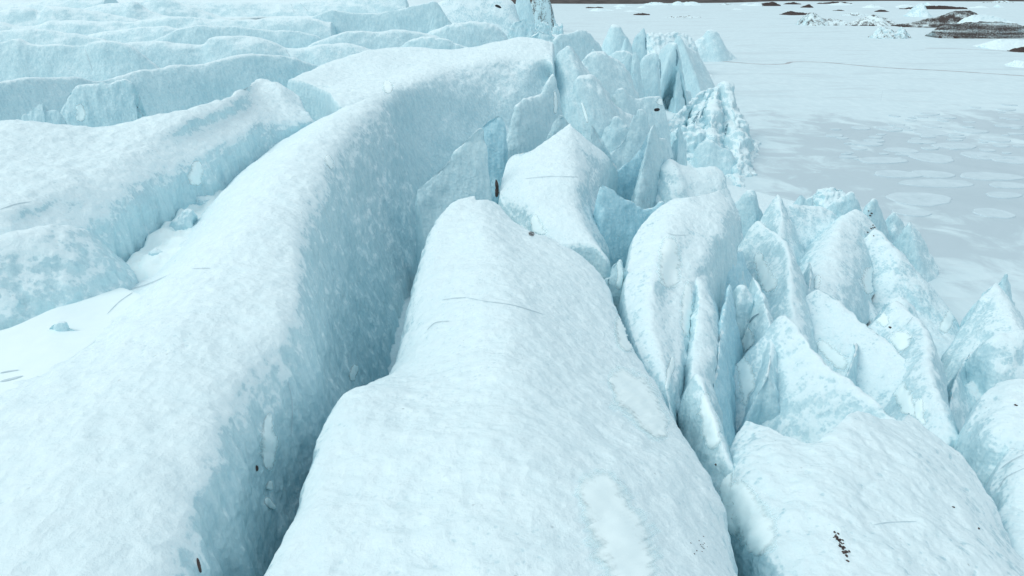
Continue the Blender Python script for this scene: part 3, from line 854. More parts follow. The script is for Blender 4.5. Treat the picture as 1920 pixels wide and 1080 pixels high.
S('low ridge of broken white ice between the tall row and the fluted peak',
  [(1225, 215), (1245, 190), (1262, 172), (1275, 168), (1290, 172)], (148, 158), zb=-1, wR=3, wL=3, nu=60, rough=dict(big=.6, mid=.4, bs=.3), **RG)

# --- right hand side
S('smooth grey ice fin at the lagoon side of the curved ridge',
  [(1358, 430), (1370, 390), (1385, 372), (1402, 357), (1413, 356), (1421, 372), (1430, 410)], 66, zb=2, wR=3, wL=3, pR=.9)
S('white-edged ice peak left of the speckled bowl',
  [(1470, 520, -53), (1462, 450, -57), (1466, 400, -61), (1458, 364, -64)], zb=4, wR=4.5, wL=5, name='ice_spire', cat='ice spire', dR=(.7, -.7), dL=(-.85, -.5))
S('speckled grey ice saddle between the white-edged peak and the leaning block',
  [(1455, 395), (1480, 384), (1510, 384), (1542, 388), (1565, 402), (1575, 425)], (64, 66), zb=2, wR=7, wL=3, pR=1.3, nu=80, name='ice_saddle', cat='ice saddle')
S('small pale ice tooth behind the speckled saddle',
  [(1488, 386), (1497, 368), (1502, 364), (1512, 372), (1522, 370), (1525, 388)], 74, zb=2, wR=2, wL=2)
S('triangular blue-faced ice fin behind the leaning block',
  [(1540, 400), (1562, 378), (1580, 366), (1598, 359), (1606, 372), (1618, 402), (1624, 420)], (78, 79), zb=0, wR=2, wL=3, pR=.8)
S('leaning ice block with a snow-white top and deep shadow at its right foot',
  [(1530, 560, -47), (1555, 480, -54), (1570, 430, -60), (1590, 400, -65), (1602, 393, -67)], zb=3, wR=4.2, wL=7, pR=.7, r=.7, nu=90, name='ice_block', cat='ice block', dR=(.8, -.6), dL=(-.9, -.4))
S('dark-cracked ice spire behind the white pyramid, nearest the open lagoon',
  [(1608, 470), (1616, 425), (1626, 395), (1636, 373), (1645, 378), (1656, 408), (1668, 440)], (71, 73), zb=0, wR=2.5, wL=3, name='ice_spire', cat='ice spire')
S('thin grey ice fin at the right shoulder of the white pyramid',
  [(1660, 430), (1668, 405), (1676, 396), (1690, 412), (1702, 438), (1712, 460)], (74, 75), zb=-1, wR=3, wL=3)
S('rightmost ice fin of the pyramid group, steep over the lagoon',
  [(1690, 470), (1700, 425), (1706, 415), (1718, 428), (1732, 450), (1748, 490)], (68, 70), zb=-1, wR=4, wL=3)
S('large white ice pyramid with a speckled grey right face, over the lagoon shore',
  [(1735, 640, -52), (1705, 580, -55), (1690, 520, -57), (1675, 472, -59.5), (1640, 430, -62)], zb=-1, wR=8.5, wL=7, pR=1.0, pL=1.0, nu=110, name='ice_pyramid', cat='ice pyramid', dR=(.85, -.5), dL=(-.9, -.4))
S('tall ice horn, snowy left side, dark right face, right of the curved ridge',
  [(1492, 612, -39), (1484, 540, -42.5), (1476, 465, -47), (1452, 434, -50), (1421, 413, -52)], zb=4, wR=4.2, wL=6, pR=0.9, nu=110, name='ice_spire', cat='ice spire', dR=(.7, -.7), dL=(-.85, -.5))
S('big tilted ice wedge with a smooth white face towards the camera',
  [(1790, 800, -30.5), (1740, 705, -34.5), (1680, 655, -37.5), (1640, 620, -39.5), (1600, 590, -41.5), (1566, 557, -43.5), (1535, 540, -44.5)], zb=3, wR=2, wL=8, pL=.95, ndir=(1, .6), nu=120, name='ice_wedge', cat='ice wedge')
S('ice wedge with snow pockets and a grey right wall beside the right crevasse',
  [(1788, 815, -28.5), (1766, 760, -30.5), (1744, 700, -33.5), (1737, 640, -37), (1722, 600, -40), (1700, 577, -42), (1682, 562, -43)], zb=2, wR=3.0, wL=7, pR=.7, pL=.9, nu=110, name='ice_wedge', cat='ice wedge', dR=(.9, -.45), dL=(-.85, -.5))
S('broad ice peak at the right edge, sharp ridge down its front',
  [(1915, 645, -42), (1897, 592, -45), (1880, 555, -47.5), (1868, 529, -49.5)], zb=0, wR=6.5, wL=9, pL=.9, nu=90, name='ice_spire', cat='ice spire', dR=(.8, -.6), dL=(-.8, -.6))
S('thin ice tooth behind the broad peak at the right edge',
  [(1838, 560), (1852, 540), (1872, 528), (1886, 512), (1893, 530), (1899, 566)], 54.5, zb=-1, wR=2, wL=2)
S('rounded white ice hump in front of the broad right peak',
  [(1822, 715), (1838, 664), (1866, 634), (1900, 622), (1950, 625), (2000, 640)], (38, 39), zb=2, wR=3.5, wL=2.5, pR=.9, r=.8, mat=M_TOP, name='ice_hump', cat='ice hump')
S('white ice cone sloping down to the right, behind the lower right ridge',
  [(1760, 835, -24.5), (1690, 790, -25.5), (1620, 735, -27.5), (1560, 690, -29.5), (1510, 635, -32), (1473, 588, -34)], zb=5.5, wR=3.5, wL=6.5, pL=1.25, ndir=(1, .35), nu=120, name='ice_cone', cat='ice cone')
S('snow-filled ice block at the mouth of the narrow dark crevasse',
  [(1368, 866, -19.8), (1342, 800, -21.5), (1326, 750, -23), (1310, 702, -24.6)], zb=9, wR=1.5, wL=1.0, pR=.8, pL=.8, r=.8, nu=90, name='ice_block', cat='ice block', dR=(.9, -.45))
S('slender upright ice fin with a pointed top in the narrow crevasse',
  [(1335, 745, -27), (1345, 680, -29.5), (1352, 610, -32.5), (1367, 532, -35.7)], zb=7, wR=1.9, wL=1.3, pR=.9, nu=90, mat=M_BARE, dR=(.8, -.6), dL=(-.8, -.6))
S('thick ice fin behind the slender one, snow streak down its left side',
  [(1440, 692, -30), (1446, 640, -33), (1432, 560, -37), (1412, 519, -39.5)], zb=7, wR=1.8, wL=2.6, pR=.8, nu=90, dR=(.8, -.6), dL=(-.8, -.6))
S('curved dark-sided ice fin on the right edge of the curved ridge',
  [(1298, 715, -26.5), (1304, 650, -29.5), (1310, 590, -32), (1312, 545, -35), (1302, 507, -37.8)], zb=6, wR=2.6, wL=1.6, pR=.5, r=.8, nu=90, dR=(.9, -.45))

S('small rounded snow-capped block behind the slender fin',
  [(1374, 580), (1380, 545), (1388, 536), (1400, 537), (1412, 556)], 38, zb=9, wR=1.2, wL=1.5, r=.9, pR=.7, mat=M_TOP, name='ice_block', cat='ice block')
S('low rib of ice at the left foot of the white pyramid',
  [(1700, 680, -45), (1655, 615, -50), (1620, 555, -54), (1602, 522, -57)], zb=1, wR=3.5, wL=3.5, dR=(.7, -.7), dL=(-.85, -.5), name='ice_rib', cat='ice rib')
S('rounded fibrous ice boulder below the white pyramid',
  [(1652, 600), (1668, 566), (1688, 556), (1710, 570), (1724, 600)], 46.5, zb=3, wR=2.5, wL=2, r=.9, pR=.7, mat=M_TOP, name='ice_boulder', cat='ice boulder')
S('two-humped ice knob at the right shoulder of the curved ridge',
  [(1336, 490), (1345, 462), (1353, 454), (1360, 462), (1368, 452), (1376, 462), (1384, 495)], 43, zb=8, wR=1.6, wL=1.5, r=.8, pR=.7, name='ice_block', cat='ice block')
S('low dark-blue fin between the curved ridge and the tall horn',
  [(1348, 560), (1360, 515), (1375, 488), (1392, 470), (1400, 500)], (41, 44), zb=7, wR=1.8, wL=1.5, mat=M_BARE)
S('narrow ice blade in the gap between horn and leaning block',
  [(1500, 600, -42), (1512, 560, -45), (1520, 520, -48), (1518, 490, -51)], zb=4, wR=1.6, wL=2, dR=(.7, -.7), dL=(-.8, -.6))
S('short ice fin at the foot of the big tilted wedge',
  [(1590, 700, -35), (1600, 672, -36.5), (1606, 650, -38), (1600, 634, -40)], zb=4, wR=1.2, wL=1.5, dR=(.7, -.7), dL=(-.8, -.6))
S('dark ice wall dropping into the right-hand crevasse under the white hump',
  [(1776, 790, -33), (1786, 735, -36), (1800, 690, -38.5), (1822, 660, -40)], zb=1, wR=3, wL=2.5, pL=.7, dL=(-.75, -.65))
S('pointed ice fin between the cracked spire and the leaning block',
  [(1598, 470), (1606, 440), (1613, 418), (1620, 430), (1626, 462)], 69, zb=2, wR=2, wL=2)
S('thin upright ice fin at the left end of the tall row, below the peaked block',
  [(1100, 120), (1106, 100), (1112, 92), (1118, 100), (1122, 122)], 120, zb=8, wR=2, wL=2)
S('grey ice block lying in the snowy trough between the left ridges',
  [(316, 434), (330, 410), (345, 396), (360, 393), (367, 404), (362, 420)], 37.6, zb=15.5, wR=.9, wL=.8, r=.8, pR=.7, name='ice_block', cat='ice block')
S('small white ice lump in the trough above the grey block',
  [(352, 386), (362, 372), (376, 366), (390, 374), (396, 388)], 42.2, zb=15.6, wR=.8, wL=.8, r=.9, mat=M_TOP, name='ice_lump', cat='ice lump')
S('low ice lump where the trough opens to the snow hollow',
  [(262, 500), (275, 478), (292, 466), (306, 474), (312, 492)], 33.0, zb=15.4, wR=.8, wL=.8, r=.9, mat=M_TOP, name='ice_lump', cat='ice lump')
S('little pale ice wedge half buried in the snow hollow at the left',
  [(88, 622), (94, 610), (108, 606), (124, 607), (130, 616)], 22.5, zb=17.2, wR=.3, wL=.4, name='ice_wedge', cat='ice wedge')
S('small blue ice fin in the slot under the shark-fin',
  [(918, 372), (922, 345), (927, 328), (932, 345), (935, 372)], 48, zb=10, wR=.6, wL=.6, mat=M_BARE)
S('short white ice wedge between the sloping slab and the low humped fin',
  [(1122, 262), (1140, 232), (1152, 218), (1168, 226), (1184, 244)], 72, zb=8, wR=2.5, wL=2)
S('upright ice splinter beside the thick split block',
  [(1262, 182), (1266, 150), (1271, 128), (1277, 150), (1281, 182)], 148, zb=-1, wR=2.5, wL=2.5)

# ------------------------------------------------------------------ things lying on the ice: set down where a plumb line of sight meets it
bpy.context.view_layer.update()
DG = bpy.context.evaluated_depsgraph_get()
CAMV = Vector((0, 0, CAM_Z))


def hit(px, py):
    a, b = (px - 960) / FPX, (py - 540) / FPX
    d = Vector((a, CT - ST * b, -(ST + CT * b))).normalized()
    ok, loc, n, _, ob, _ = scene.ray_cast(DG, CAMV, d)
    if not ok:
        return None
    if n.dot(d) > 0:
        n = -n
    return np.array(loc), np.array(n), ob


def ribbon(name, line, mat, thick=0.05, cross=9, step=5.0, wob=0.25, own=None, seed=0):
    """a strip of snow, grit, crack or painted hole shade lying on the ice along a line of (x, y, half width) photo points"""
    L = np.array(line, float)
    d = np.concatenate([[0], np.cumsum(np.linalg.norm(np.diff(L[:, :2], axis=0), axis=1))])
    n = max(8, int(d[-1] / step))
    u = np.linspace(0, d[-1], n)
    Q = np.concatenate([2 * L[:1] - L[1:2], L, 2 * L[-1:] - L[-2:-1]])
    C = catmull(np.concatenate([L[:, :2], L[:, 2:3]], 1) + np.array((0, 0, 0)), n, wt=1)
    c, hw = C[:, :2], np.maximum(0.6, C[:, 2])
    t = np.gradient(c, axis=0)
    t /= np.maximum(1e-6, np.linalg.norm(t, axis=1))[:, None]
    nn = np.stack([-t[:, 1], t[:, 0]], 1)
    rs = np.random.RandomState(int(L[0, 0] * 7 + L[0, 1]) % 9999 + seed)
    ends = np.sqrt(np.clip(1 - np.abs(np.linspace(-1, 1, n)) ** 6, 0.0, 1))
    kk = [(np.convolve(rs.uniform(-1, 1, n + 24), np.hanning(13) / 6, 'same')[12:-12] * .8 + np.convolve(rs.uniform(-1, 1, n + 6), np.ones(2) / 2, 'same')[3:-3] * .35) * wob for _ in range(2)]
    V, ok, par, who, rim = [], [], {}, [], []
    prev = None
    for i in range(n):
        for j, s in enumerate(np.linspace(-1, 1, cross)):
            k = kk[0][i] if s < 0 else kk[1][i]
            p = c[i] + nn[i] * s * hw[i] * (1 + k) * max(0.12, ends[i])
            h = hit(*p)
            if h is None:
                V.append((0, 0, 0)); ok.append(False); who.append(''); rim.append(1.0); continue
            lift = thick * (1 - s ** 2) * max(0.0, ends[i] ** 0.5) + 0.006
            if thick < 0.03:
                lift = thick
            V.append(h[0] + h[1] * lift)
            ok.append(True)
            who.append(h[2].name)
            rim.append(max(abs(s), abs(2 * i / (n - 1) - 1) ** 3))
            par[h[2].name] = par.get(h[2].name, 0) + 1
    V = np.array(V)
    ok = np.array(ok)
    F = grid_faces(n, cross)
    dist = V[:, 1].mean() if len(V) else 10
    lim = max(0.5, 0.05 * np.median(V[ok][:, 1])) if ok.any() else 1
    best = max(par, key=par.get) if par else None
    same = np.array([x == best for x in who])
    good = [f for f in F if ok[f].all() and (own is not None or same[f].all()) and max(np.linalg.norm(V[f[a]] - V[f[a - 1]]) for a in range(4)) < lim]
    if not good:
        return None
    # keep the largest connected piece
    root = {}

    def find(a):
        while root.setdefault(a, a) != a:
            a = root[a]
        return a
    for f in good:
        r0 = find(f[0])
        for a in f[1:]:
            root[find(a)] = r0
    cnt = {}
    for f in good:
        cnt[find(f[0])] = cnt.get(find(f[0]), 0) + 1
    big = max(cnt, key=cnt.get)
    good = [f for f in good if find(f[0]) == big]
    used = np.unique(np.array(good))
    idx = np.full(len(V), -1)
    idx[used] = np.arange(len(used))
    V = V[used]
    good = [[idx[a] for a in f] for f in good]
    f0 = good[len(good) // 2]
    if np.cross(V[f0[1]] - V[f0[0]], V[f0[2]] - V[f0[0]]).dot(np.array(CAMV) - V[f0[0]]) < 0:
        good = [f[::-1] for f in good]
    o = mesh_obj(name, V, np.array(good), mat)
    at = o.data.attributes.new('rim', 'FLOAT', 'POINT')
    at.data.foreach_set('value', np.array(rim, dtype=np.float32)[used])
    if own is None:
        p = bpy.data.objects[best]
        if p.parent is None:
            o.parent = p
    else:
        tag(o, *own)
    return o


SNOWS = [
    [(505, 772, 6), (500, 800, 9), (505, 835, 13), (502, 865, 12), (507, 885, 5)], [(507, 900, 4), (503, 920, 8)], [(497, 932, 5), (508, 948, 6), (516, 955, 3)],
    [(668, 683, 4), (662, 700, 8), (660, 716, 5)],
    [(370, 300, 6), (368, 325, 13), (366, 350, 10)],
    [(1257, 440, 10), (1255, 470, 17), (1253, 510, 20), (1258, 545, 14)],
    [(1170, 585, 10), (1168, 610, 14), (1175, 640, 18), (1183, 660, 10)],
    [(1290, 525, 4), (1289, 560, 9), (1287, 600, 9), (1286, 635, 5)],
    [(1262, 664, 3), (1257, 690, 6), (1252, 715, 4), (1250, 735, 3)],
    [(1318, 735, 8), (1327, 770, 13), (1335, 810, 15), (1340, 845, 12)],
    [(1385, 660, 6), (1398, 700, 14), (1406, 740, 15), (1410, 775, 13)],
    [(1398, 610, 8), (1402, 640, 12), (1405, 675, 6)],
    [(1420, 470, 6), (1428, 500, 12), (1440, 530, 14), (1448, 550, 8)],
    [(1640, 500, 12), (1628, 530, 13), (1632, 553, 9)],
    [(1645, 575, 8), (1652, 595, 12), (1665, 612, 8)],
    [(1690, 620, 16), (1690, 640, 18), (1700, 655, 10)],
    [(1672, 695, 10), (1690, 735, 14), (1706, 770, 13), (1713, 790, 5)],
    [(1726, 745, 5), (1722, 775, 9), (1732, 800, 6)],
    [(1535, 515, 5), (1530, 535, 8), (1527, 552, 5)],
    [(1145, 690, 20), (1190, 740, 34), (1225, 790, 26), (1245, 830, 12)],
    [(1105, 880, 30), (1140, 960, 45), (1180, 1050, 50), (1200, 1120, 40)],
    [(1375, 900, 18), (1395, 950, 34), (1420, 1000, 34), (1445, 1040, 20)],
    [(1370, 860, 8), (1362, 900, 12), (1368, 960, 12), (1380, 1010, 10)],
    [(1530, 640, 6), (1560, 665, 14), (1590, 690, 10)],
    [(1003, 400, 5), (1005, 425, 10), (1020, 445, 12)],
    [(725, 150, 5), (727, 165, 9), (731, 176, 4)], [(612, 290, 3), (618, 305, 7), (622, 318, 3)],
    [(145, 195, 7), (152, 212, 9), (146, 228, 6)],
    [(1790, 575, 5), (1778, 600, 10), (1765, 625, 8)],
    [(1240, 185, 6), (1236, 197, 8)],
    [(1155, 470, 3), (1163, 510, 5), (1160, 545, 7)],
    [(1040, 170, 2), (1042, 195, 3), (1041, 215, 3)], [(1090, 190, 2), (1098, 215, 3), (1102, 232, 2)],
]
for sn in SNOWS:
    ribbon('snow_patch', [(a, b, c * 1.35) for a, b, c in sn], M_PATCH, thick=0.04, cross=15, step=2.5, wob=0.5)
CRACKS = [
    [(828, 563, 1), (845, 560, 1.6), (875, 558, 1)], [(875, 558, .9), (910, 565, .8), (960, 572, .8), (1020, 590, .8)],
    [(800, 620, .8), (815, 606, 1.2), (845, 602, .9)], [(0, 700, 1.5), (20, 696, 2), (36, 694, 1)], [(0, 716, 2), (20, 711, 3), (44, 705, 1.5)],
    [(190, 560, 1.5), (235, 545, 2), (280, 532, 2), (315, 516, 1)], [(200, 590, 1), (225, 565, 1), (255, 545, 1)], [(360, 504, .8), (395, 503, 1.2)],
    [(0, 393, 1.5), (30, 383, 1.6), (60, 378, 1)], [(255, 160, .8), (262, 180, 1.3), (260, 205, 1.3), (266, 214, 1)],
    [(158, 90, .8), (166, 110, 1.3), (174, 134, 1.2)], [(535, 92, .7), (545, 108, .9)],
    [(1250, 437, .9), (1265, 441, 1.3), (1290, 441, .8)], [(985, 335, 1.2), (1030, 331, 1.6), (1085, 332, 1)],
    
    [(1635, 985, .8), (1665, 980, 1.1), (1720, 978, .8)], [(1875, 880, 1.4), (1895, 865, 1.8), (1925, 850, 1.4)],
    [(1870, 920, 1.4), (1885, 897, 1.6), (1925, 876, 1.5)], [(1651, 190, .8), (1655, 170, .8)], [(545, 5, 1), (552, 25, 1)], [(558, 0, 1), (578, 22, 1)],
    [(540, 715, .8), (548, 760, 1), (545, 820, .8)],
    [(1102, 212, .8), (1112, 240, 1), (1130, 275, .8)], [(1700, 610, .9), (1712, 594, 1)],
]
M_SLIT_SHADE = plain_material('painted_slit_shade', (0.16, 0.30, 0.37), (0.24, 0.40, 0.47), 2.0)  # flat strips with the shade inside a cleft painted on, no groove is cut
for sl in ([(1312, 208, 1.5), (1304, 222, 2.5), (1296, 236, 2)], [(1322, 200, 1), (1318, 210, 1.8), (1312, 222, 1.2)], [(1364, 232, 1), (1361, 245, 2), (1358, 258, 1)], [(1268, 92, 1), (1270, 108, 2.2), (1268, 124, 1.2)],
           [(1237, 110, .8), (1238, 130, 1.6), (1238, 150, 1)], [(1210, 70, 1), (1212, 82, 2), (1211, 94, 1)], [(1405, 606, 1), (1412, 596, 2), (1424, 588, 1)]):
    ribbon('crevice_shade', sl, M_SLIT_SHADE, thick=0.02, cross=5, step=2, wob=0.5)
for cr in CRACKS:
    ribbon('crack', [(a, b, c * .62) for a, b, c in cr], M_CRACK, thick=0.012, cross=3, step=4, wob=0.7)


def stone(px, py, r_px, name='stone', lab=None, cat='stone', group=None, mat=None):
    h = hit(px, py)
    if h is None:
        return
    p, n, ob = h
    r = r_px * p[1] / 1180.0
    bmv = []
    rs = np.random.RandomState(int(px * 13 + py * 7) % 99991)
    th = np.linspace(0, 2 * math.pi, 8)[:-1]
    for zz, k in ((-.35, .7), (.1, 1.0), (.5, .65)):
        for t in th:
            q = k * rs.uniform(.7, 1.25)
            bmv.append((q * math.cos(t) * 1.25, q * math.sin(t) * .85, zz * rs.uniform(.7, 1.1)))
    bmv.append((0, 0, .62))
    V = np.array(bmv) * r
    F = []
    for k in range(2):
        for i in range(7):
            a, b = k * 7 + i, k * 7 + (i + 1) % 7
            F += [(a, b, b + 7), (a, b + 7, a + 7)]
    for i in range(7):
        F.append((14 + i, 14 + (i + 1) % 7, 21))
    a = rs.uniform(0, 6.28)
    V = np.stack([V[:, 0] * math.cos(a) - V[:, 1] * math.sin(a), V[:, 0] * math.sin(a) + V[:, 1] * math.cos(a), V[:, 2]], 1)
    o = mesh_obj(name, V + p, np.array(F), mat or M_GRIT, smooth=False)
    tag(o, lab, cat, group)


for x, y, l in ((1788, 951, 'lone dark stone on the white flank of the lower right ridge'), (1835, 991, 'dark stone near the right end of the lower right ridge'),
                (1669, 614, 'dark stone beside the snow pocket below the white pyramid'), (1905, 760, 'small dark stone on the right edge ridge'),
                (1342, 871, 'dark stone caught in the narrow crevasse beside the lower right ridge')):
    stone(x, y, 3.2, lab=l)
for k in range(26):
    t = k / 25
    x = 1566 + 24 * t + random.gauss(0, 4)
    y = 996 + 52 * t + random.gauss(0, 4)
    stone(x, y, random.uniform(1.5, 5.0), lab='dark clod of grit in the streak on the lower right ridge', group='grit streak on the lower right ridge', cat='grit clod', name='grit_clod')
for k in range(14):
    stone(1315 + random.gauss(0, 10), 1024 + random.gauss(0, 9), random.uniform(.9, 2.0), lab='tiny grit speck on the lower right flank of the middle ridge', group='grit specks on the middle ridge', cat='grit speck', name='grit_speck')
for k in range(10):
    stone(random.choice((1636, 1640, 1632, 1628)) + random.gauss(0, 2), random.choice((397, 405, 428, 434)) + random.gauss(0, 3), random.uniform(1.2, 2.6), lab='dark grit crumb in the cracks of the spire nearest the lagoon', group='grit on the cracked spire', cat='grit crumb', name='grit_crumb')
ribbon('rock_sliver', [(369, 1046, 1.5), (372, 1058, 3), (376, 1074, 2)], M_GRIT, 0.03, own=('thin black rock sliver in the crevasse wall at the bottom edge', 'rock sliver'), wob=.4, step=2, cross=5)
ribbon('rock_sliver', [(480, 872, 1.5), (482, 878, 2.6), (481, 884, 1.5)], M_GRIT, 0.03, own=('small brown speck of rock on the crevasse wall beside the long snow streak', 'rock sliver'), wob=.4, step=1.5, cross=5)
ribbon('rock_shard', [(930, 336, 1.5), (932, 352, 3.5), (931, 370, 3)], M_GRIT, 0.05, own=('dark rock shard at the bottom of the slot left of the white dome', 'rock shard'), wob=.6, step=2, cross=7)
ribbon('ice_hole', [(991, 437, 3), (997, 439, 4), (1002, 439, 3)], M_WATER_AND_HOLE, 0.02, own=('small round dark hole in the ice beside the white dome', 'ice hole'), wob=.1, step=2)  # flat dark patch, the shade inside the hole is painted
ribbon('melt_pool', [(1226, 206, 2.6), (1231, 206, 3.0), (1237, 205, 2.6)], M_WATER_AND_HOLE, 0.02, own=('small square pool of black water among the ice by the lagoon', 'melt pool'), wob=.1, step=2)
ribbon('ice_hole', [(928, 10, 2), (934, 12, 2.5), (940, 15, 1.5)], M_WATER_AND_HOLE, 0.02, own=('black opening in the white slope at the top edge', 'ice hole'), wob=.1, step=2)  # flat patch on the slope, painted with the dark inside the opening

# ------------------------------------------------------------------ on the lagoon
def floe(px, py, rx, ry, lab='pale round ice floe frozen into the grey lagoon', group='round floes on the lagoon'):
    c = P((px, py, 0.0))
    a, b = P((px - rx, py, 0.0)), P((px + rx, py, 0.0))
    f, g = P((px, py + ry, 0.0)), P((px, py - ry, 0.0))
    R1, R2 = (b - a)[0] / 2, (g - f)[1] / 2
    rs = np.random.RandomState(int(px * 3 + py * 11) % 99991)
    up = rs.uniform(0, .05)
    n = 40
    th = np.linspace(0, 2 * math.pi, n, endpoint=False)
    w_ = 1 + 0.06 * np.sin(2 * th + rs.uniform(0, 6)) + 0.05 * np.sin(3 * th + rs.uniform(0, 6)) + 0.03 * np.sin(7 * th + rs.uniform(0, 6)) + rs.uniform(-.02, .02, n)
    V, F = [], []
    for k, (q, z) in enumerate(((1.0, -.05), (.995, .05), (.96, .10), (.90, .085), (.80, .05), (.45, .05), (0.02, .05))):
        for i in range(n):
            V.append((c[0] + R1 * q * w_[i] * math.cos(th[i]), c[1] + R2 * q * w_[i] * math.sin(th[i]), z + up))
        if k:
            for i in range(n):
                F.append(((k - 1) * n + i, (k - 1) * n + (i + 1) % n, k * n + (i + 1) % n, k * n + i))
    o = mesh_obj('ice_floe', np.array(V), np.array(F), M_FLOE)
    tag(o, lab, 'ice floe', group)


floe(1723, 373, 58, 13, 'largest pale oval floe, right of the broken spires on the grey lagoon')
floe(1862, 400, 36, 9, 'separate pale floe nearest the right edge below the floe cluster')
floe(1710, 399, 34, 7, 'small pale floe directly below the largest oval floe')
floe(1757, 344, 66, 8, 'long flat pale floe directly above the largest oval floe')
for t, lab in zip(((1882, 366, 32, 6), (1747, 296, 40, 9), (1682, 327, 42, 7), (1750, 327, 36, 7), (1655, 301, 46, 6), (1743, 248, 32, 6), (1727, 266, 24, 4), (1857, 331, 55, 8),
          (1895, 348, 38, 6), (1867, 263, 26, 4), (1790, 274, 40, 6), (1840, 292, 36, 7), (1900, 300, 40, 7), (1690, 282, 30, 5), (1625, 270, 28, 4), (1820, 246, 30, 4), (1890, 236, 26, 3)), ['pale floe close to the right edge above the lone low floe', 'round floe in the middle of the second row of large floes', 'left floe of the row above the long flat floe', 'middle floe of the row above the long flat floe', 'flat floe at the left end of the upper large row', 'small floe highest of the large ones, mid lagoon', 'small narrow floe just below the highest large one', 'broad floe of the lower row near the right edge', 'floe cut close to the right edge in the lower row', 'small floe in open grey ice near the upper right', 'floe right of the round one, upper large row', 'broad floe second from the right edge, upper large row', 'floe at the right edge in the upper large row', 'narrow floe left of the round one, upper large row', 'lone pale floe nearest the fluted peak', 'slim floe above the broad one, far right of centre', 'slim floe at the right edge, top of the floe field']):
    floe(*t, lab=lab, group='large floes on the lagoon')
placed = []
for k in range(400):
    x, y = random.uniform(1560, 1915), random.uniform(178, 300)
    rx = random.uniform(6, 18)
    ry = rx * random.uniform(.13, .2)
    if y < 190 + (1900 - x) * 0.12 or any(abs(x - a) < (rx + c) * .9 and abs(y - b) < (ry + d) * .9 for a, b, c, d in placed):
        continue
    placed.append((x, y, rx, ry))
    if len(placed) > 60:
        break
    floe(x, y, rx, ry)


def lake_strip(name, line, width, mat, lab, cat, z=0.012):
    C = catmull(pts([(a, b, z) for a, b in line]), 60)
    t = np.gradient(C, axis=0)
    t /= np.linalg.norm(t, axis=1)[:, None]
    nn = np.stack([-t[:, 1], t[:, 0], 0 * t[:, 0]], 1)
    rs = np.random.RandomState(5)
    wv = width * (0.7 + 0.6 * rs.rand(60))
    G = np.stack([C - nn * wv[:, None], C + nn * wv[:, None]], 1)
    tag(mesh_obj(name, G.reshape(-1, 3), grid_faces(60, 2), mat), lab, cat)


M_LEAD = plain_material('thin_lead', (0.33, 0.40, 0.43), (0.42, 0.49, 0.52), 0.3, 0.5, 0.1)
lake_strip('ice_crack', [(1307, 112), (1357, 115), (1420, 120), (1470, 120), (1487, 116), (1547, 117), (1613, 123), (1680, 128), (1780, 133), (1930, 143)], .75, M_LEAD,
           'long grey crack running across the frozen lagoon to the right edge', 'ice crack')
lake_strip('ice_crack', [(1735, 90), (1790, 91), (1850, 94), (1915, 98)], .5, M_LEAD, 'short faint crack in the white lagoon ice at the right', 'ice crack')


def collar(line, Y, lab, h=1.0, wd=2.0):
    spine('ice_collar', line, lab, 'ice collar', M_TOP, Y=None, zb=-.3, wR=wd, wL=wd, nu=90, m=12, r=.8, ends=(.5, .5), rough=dict(big=.5, mid=.4, small=.15, flute=0, bs=.5, crease=.3))


collar([(1386, 345, .5), (1384, 325, .8), (1398, 300, .6), (1408, 285, .9), (1420, 262, .5)], 0, 'crumbled snowy ice collar round the foot of the fluted peak', wd=1.2)
collar([(1285, 178, .6), (1298, 160, .8), (1312, 152, .5), (1324, 148, .8), (1330, 138, .5)], 0, 'crumbled ice collar at the foot of the tall row', wd=2)

# stranded bergs far out, near to far
BG = dict(zb=-.5, rough=dict(big=1.0, mid=.4, small=.1, flute=.3, bs=.15, crease=.25))
def berg(lab, crest, Y, mat=M_TOP, wd=8, name='iceberg', **k):
    kk = dict(BG); kk.update(k)
    S(lab, crest, Y, name=name, cat='iceberg', mat=mat, wR=wd, wL=wd * 1.3, nu=70, **kk)


berg('low white berg with dark veins just behind the broken right-hand spires', [(1528, 382), (1540, 358), (1555, 350), (1575, 350), (1588, 362), (1596, 384)], 89, wd=4)
berg('low snowy berg with a dark stripe under it at the right edge', [(1846, 84), (1865, 75), (1890, 73), (1930, 76), (1960, 82)], 305, wd=10)
berg('small black grit mound at the right edge below the striped berg', [(1900, 95), (1915, 90), (1940, 88)], 290, mat=M_GRIT, wd=4)
berg('grey snow mound low on the right edge', [(1893, 124), (1905, 116), (1930, 114)], 244, wd=5)
berg('long flat-topped dirty berg with dark base at the right edge', [(1752, 56), (1775, 46), (1800, 44), (1840, 40), (1880, 41), (1905, 44), (1910, 47), (1960, 48)], 356, mat=M_BANDED, wd=9)
berg('thin black grit bank on the ice in front of the flat dirty berg', [(1760, 65), (1780, 63), (1806, 64)], 352, mat=M_GRIT, wd=4)
berg('low white berg with one dark side, left of the black grit bank', [(1637, 64), (1650, 52), (1665, 52), (1680, 58), (1690, 50), (1703, 64)], 352, wd=6, mat=M_DIRTY)
berg('dark speckled mound with a rounded peak, behind the flat dirty berg', [(1686, 47), (1720, 40), (1750, 33), (1785, 23), (1812, 20), (1834, 27), (1850, 40)], 425, mat=M_SOOTY, wd=16)
berg('clean white snow bank beside the dark speckled mound', [(1798, 42), (1815, 31), (1838, 27), (1865, 31), (1900, 40)], 400, wd=10)
berg('pale blue pointed berg standing above the dirty ones', [(1702, 27), (1714, 16), (1722, 8), (1730, 6), (1736, 15), (1742, 27)], 520, mat=M_ICE, wd=12)
berg('rounded white berg with a grey foot, left end of the far bergs', [(1500, 43), (1512, 27), (1524, 24), (1545, 34), (1575, 36), (1596, 43)], 440, wd=12, mat=M_DIRTY)
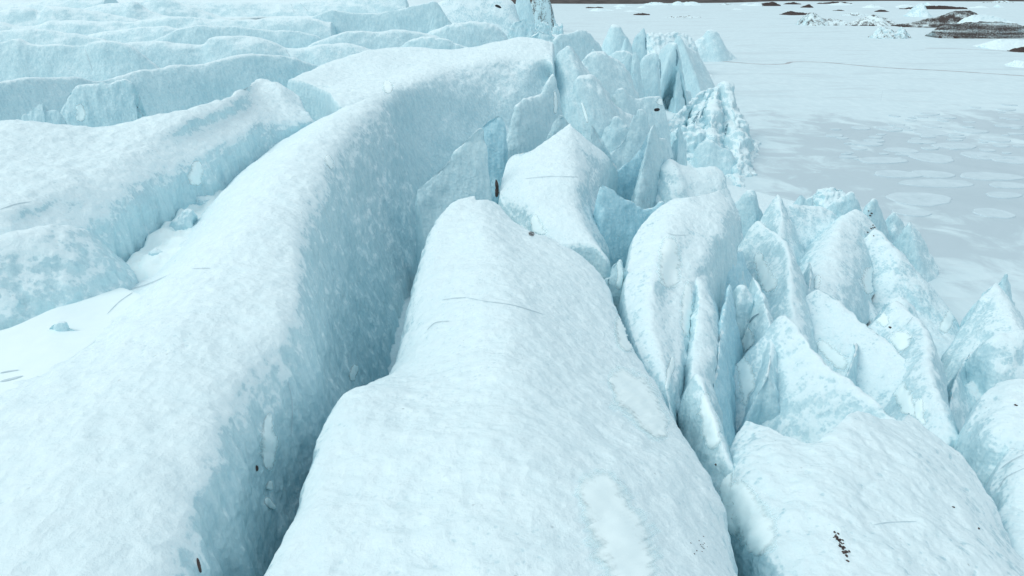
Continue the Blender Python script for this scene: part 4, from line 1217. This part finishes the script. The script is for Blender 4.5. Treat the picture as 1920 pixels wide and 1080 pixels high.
berg('low crumbled white berg in the middle of the far bergs', [(1594, 44), (1625, 32), (1645, 28), (1660, 34), (1690, 46)], 440, wd=14, mat=M_DIRTY)
berg('reddish brown dirty berg, flat and far', [(1466, 28), (1478, 22), (1500, 23), (1528, 27)], 540, mat=M_GRIT, wd=8)
DARK = ['dark floe in front of the low crumbled white berg', 'tiny dark floe above the rounded white berg', 'thin dark line of grit along the gravel shore, centre right', 'small dark floe left of the pale blue pointed berg', 'long dark streak behind the pale blue pointed berg', 'small dark floe touching the crumbled white berg', 'flat dark floe nearest the tall row of seracs', 'thin dark floe left of the flat one, far lagoon', 'long dark floe against the shore above the lone far floes', 'small dark floe between the shore and the flat floe', 'tiny dark floe close to the dirt-streaked tower', 'tiny dark floe left of the crumbled white berg', 'dark grit bank along the foot of the rounded white berg', 'thin dark grit bank below the crumbled white berg', 'small dark floe at the shore above the reddish brown berg', 'dark grit patch at the far shore near the top right corner']
for i, (x0, x1, y, h) in enumerate(((1575, 1625, 29, 5), (1503, 1523, 14, 5), (1532, 1596, 7, 4), (1625, 1645, 13, 4), (1690, 1812, 17, 7), (1642, 1666, 22, 4), (1250, 1312, 33, 3), (1188, 1216, 28, 4), (1419, 1462, 11, 7), (1350, 1375, 9, 3), (1100, 1130, 15, 2), (1560, 1580, 20, 2), (1512, 1588, 45, 5), (1600, 1676, 48, 3), (1470, 1500, 8, 4), (1845, 1900, 5, 4))):
    yb = 30.0 / math.tan(rad(PITCH) + math.atan((y - 540) / FPX))
    berg(DARK[i], [(x0, y - .2 * h), (x0 * .7 + x1 * .3, y - h * .7), (x0 * .35 + x1 * .65, y - h), (x1, y - .3 * h)], yb, mat=M_GRIT if i % 3 else M_DIRTY, wd=5, group='dark floes near the far shore', name='dirty_floe')
for k in range(24):
    x = random.uniform(1060, 1900)
    y = random.uniform(6, 22)
    wd_ = random.uniform(5, 22)
    h = random.uniform(1.5, 5)
    yb = min(690, 30.0 / math.tan(rad(PITCH) + math.atan((y - 540) / FPX)))
    berg('small white floe far out towards the gravel shore', [(x - wd_, y - .1 * h), (x - wd_ * .3, y - h), (x + wd_ * .4, y - h * .7), (x + wd_, y - .1 * h)], yb, wd=6, group='white floes near the far shore', name='snowy_floe')
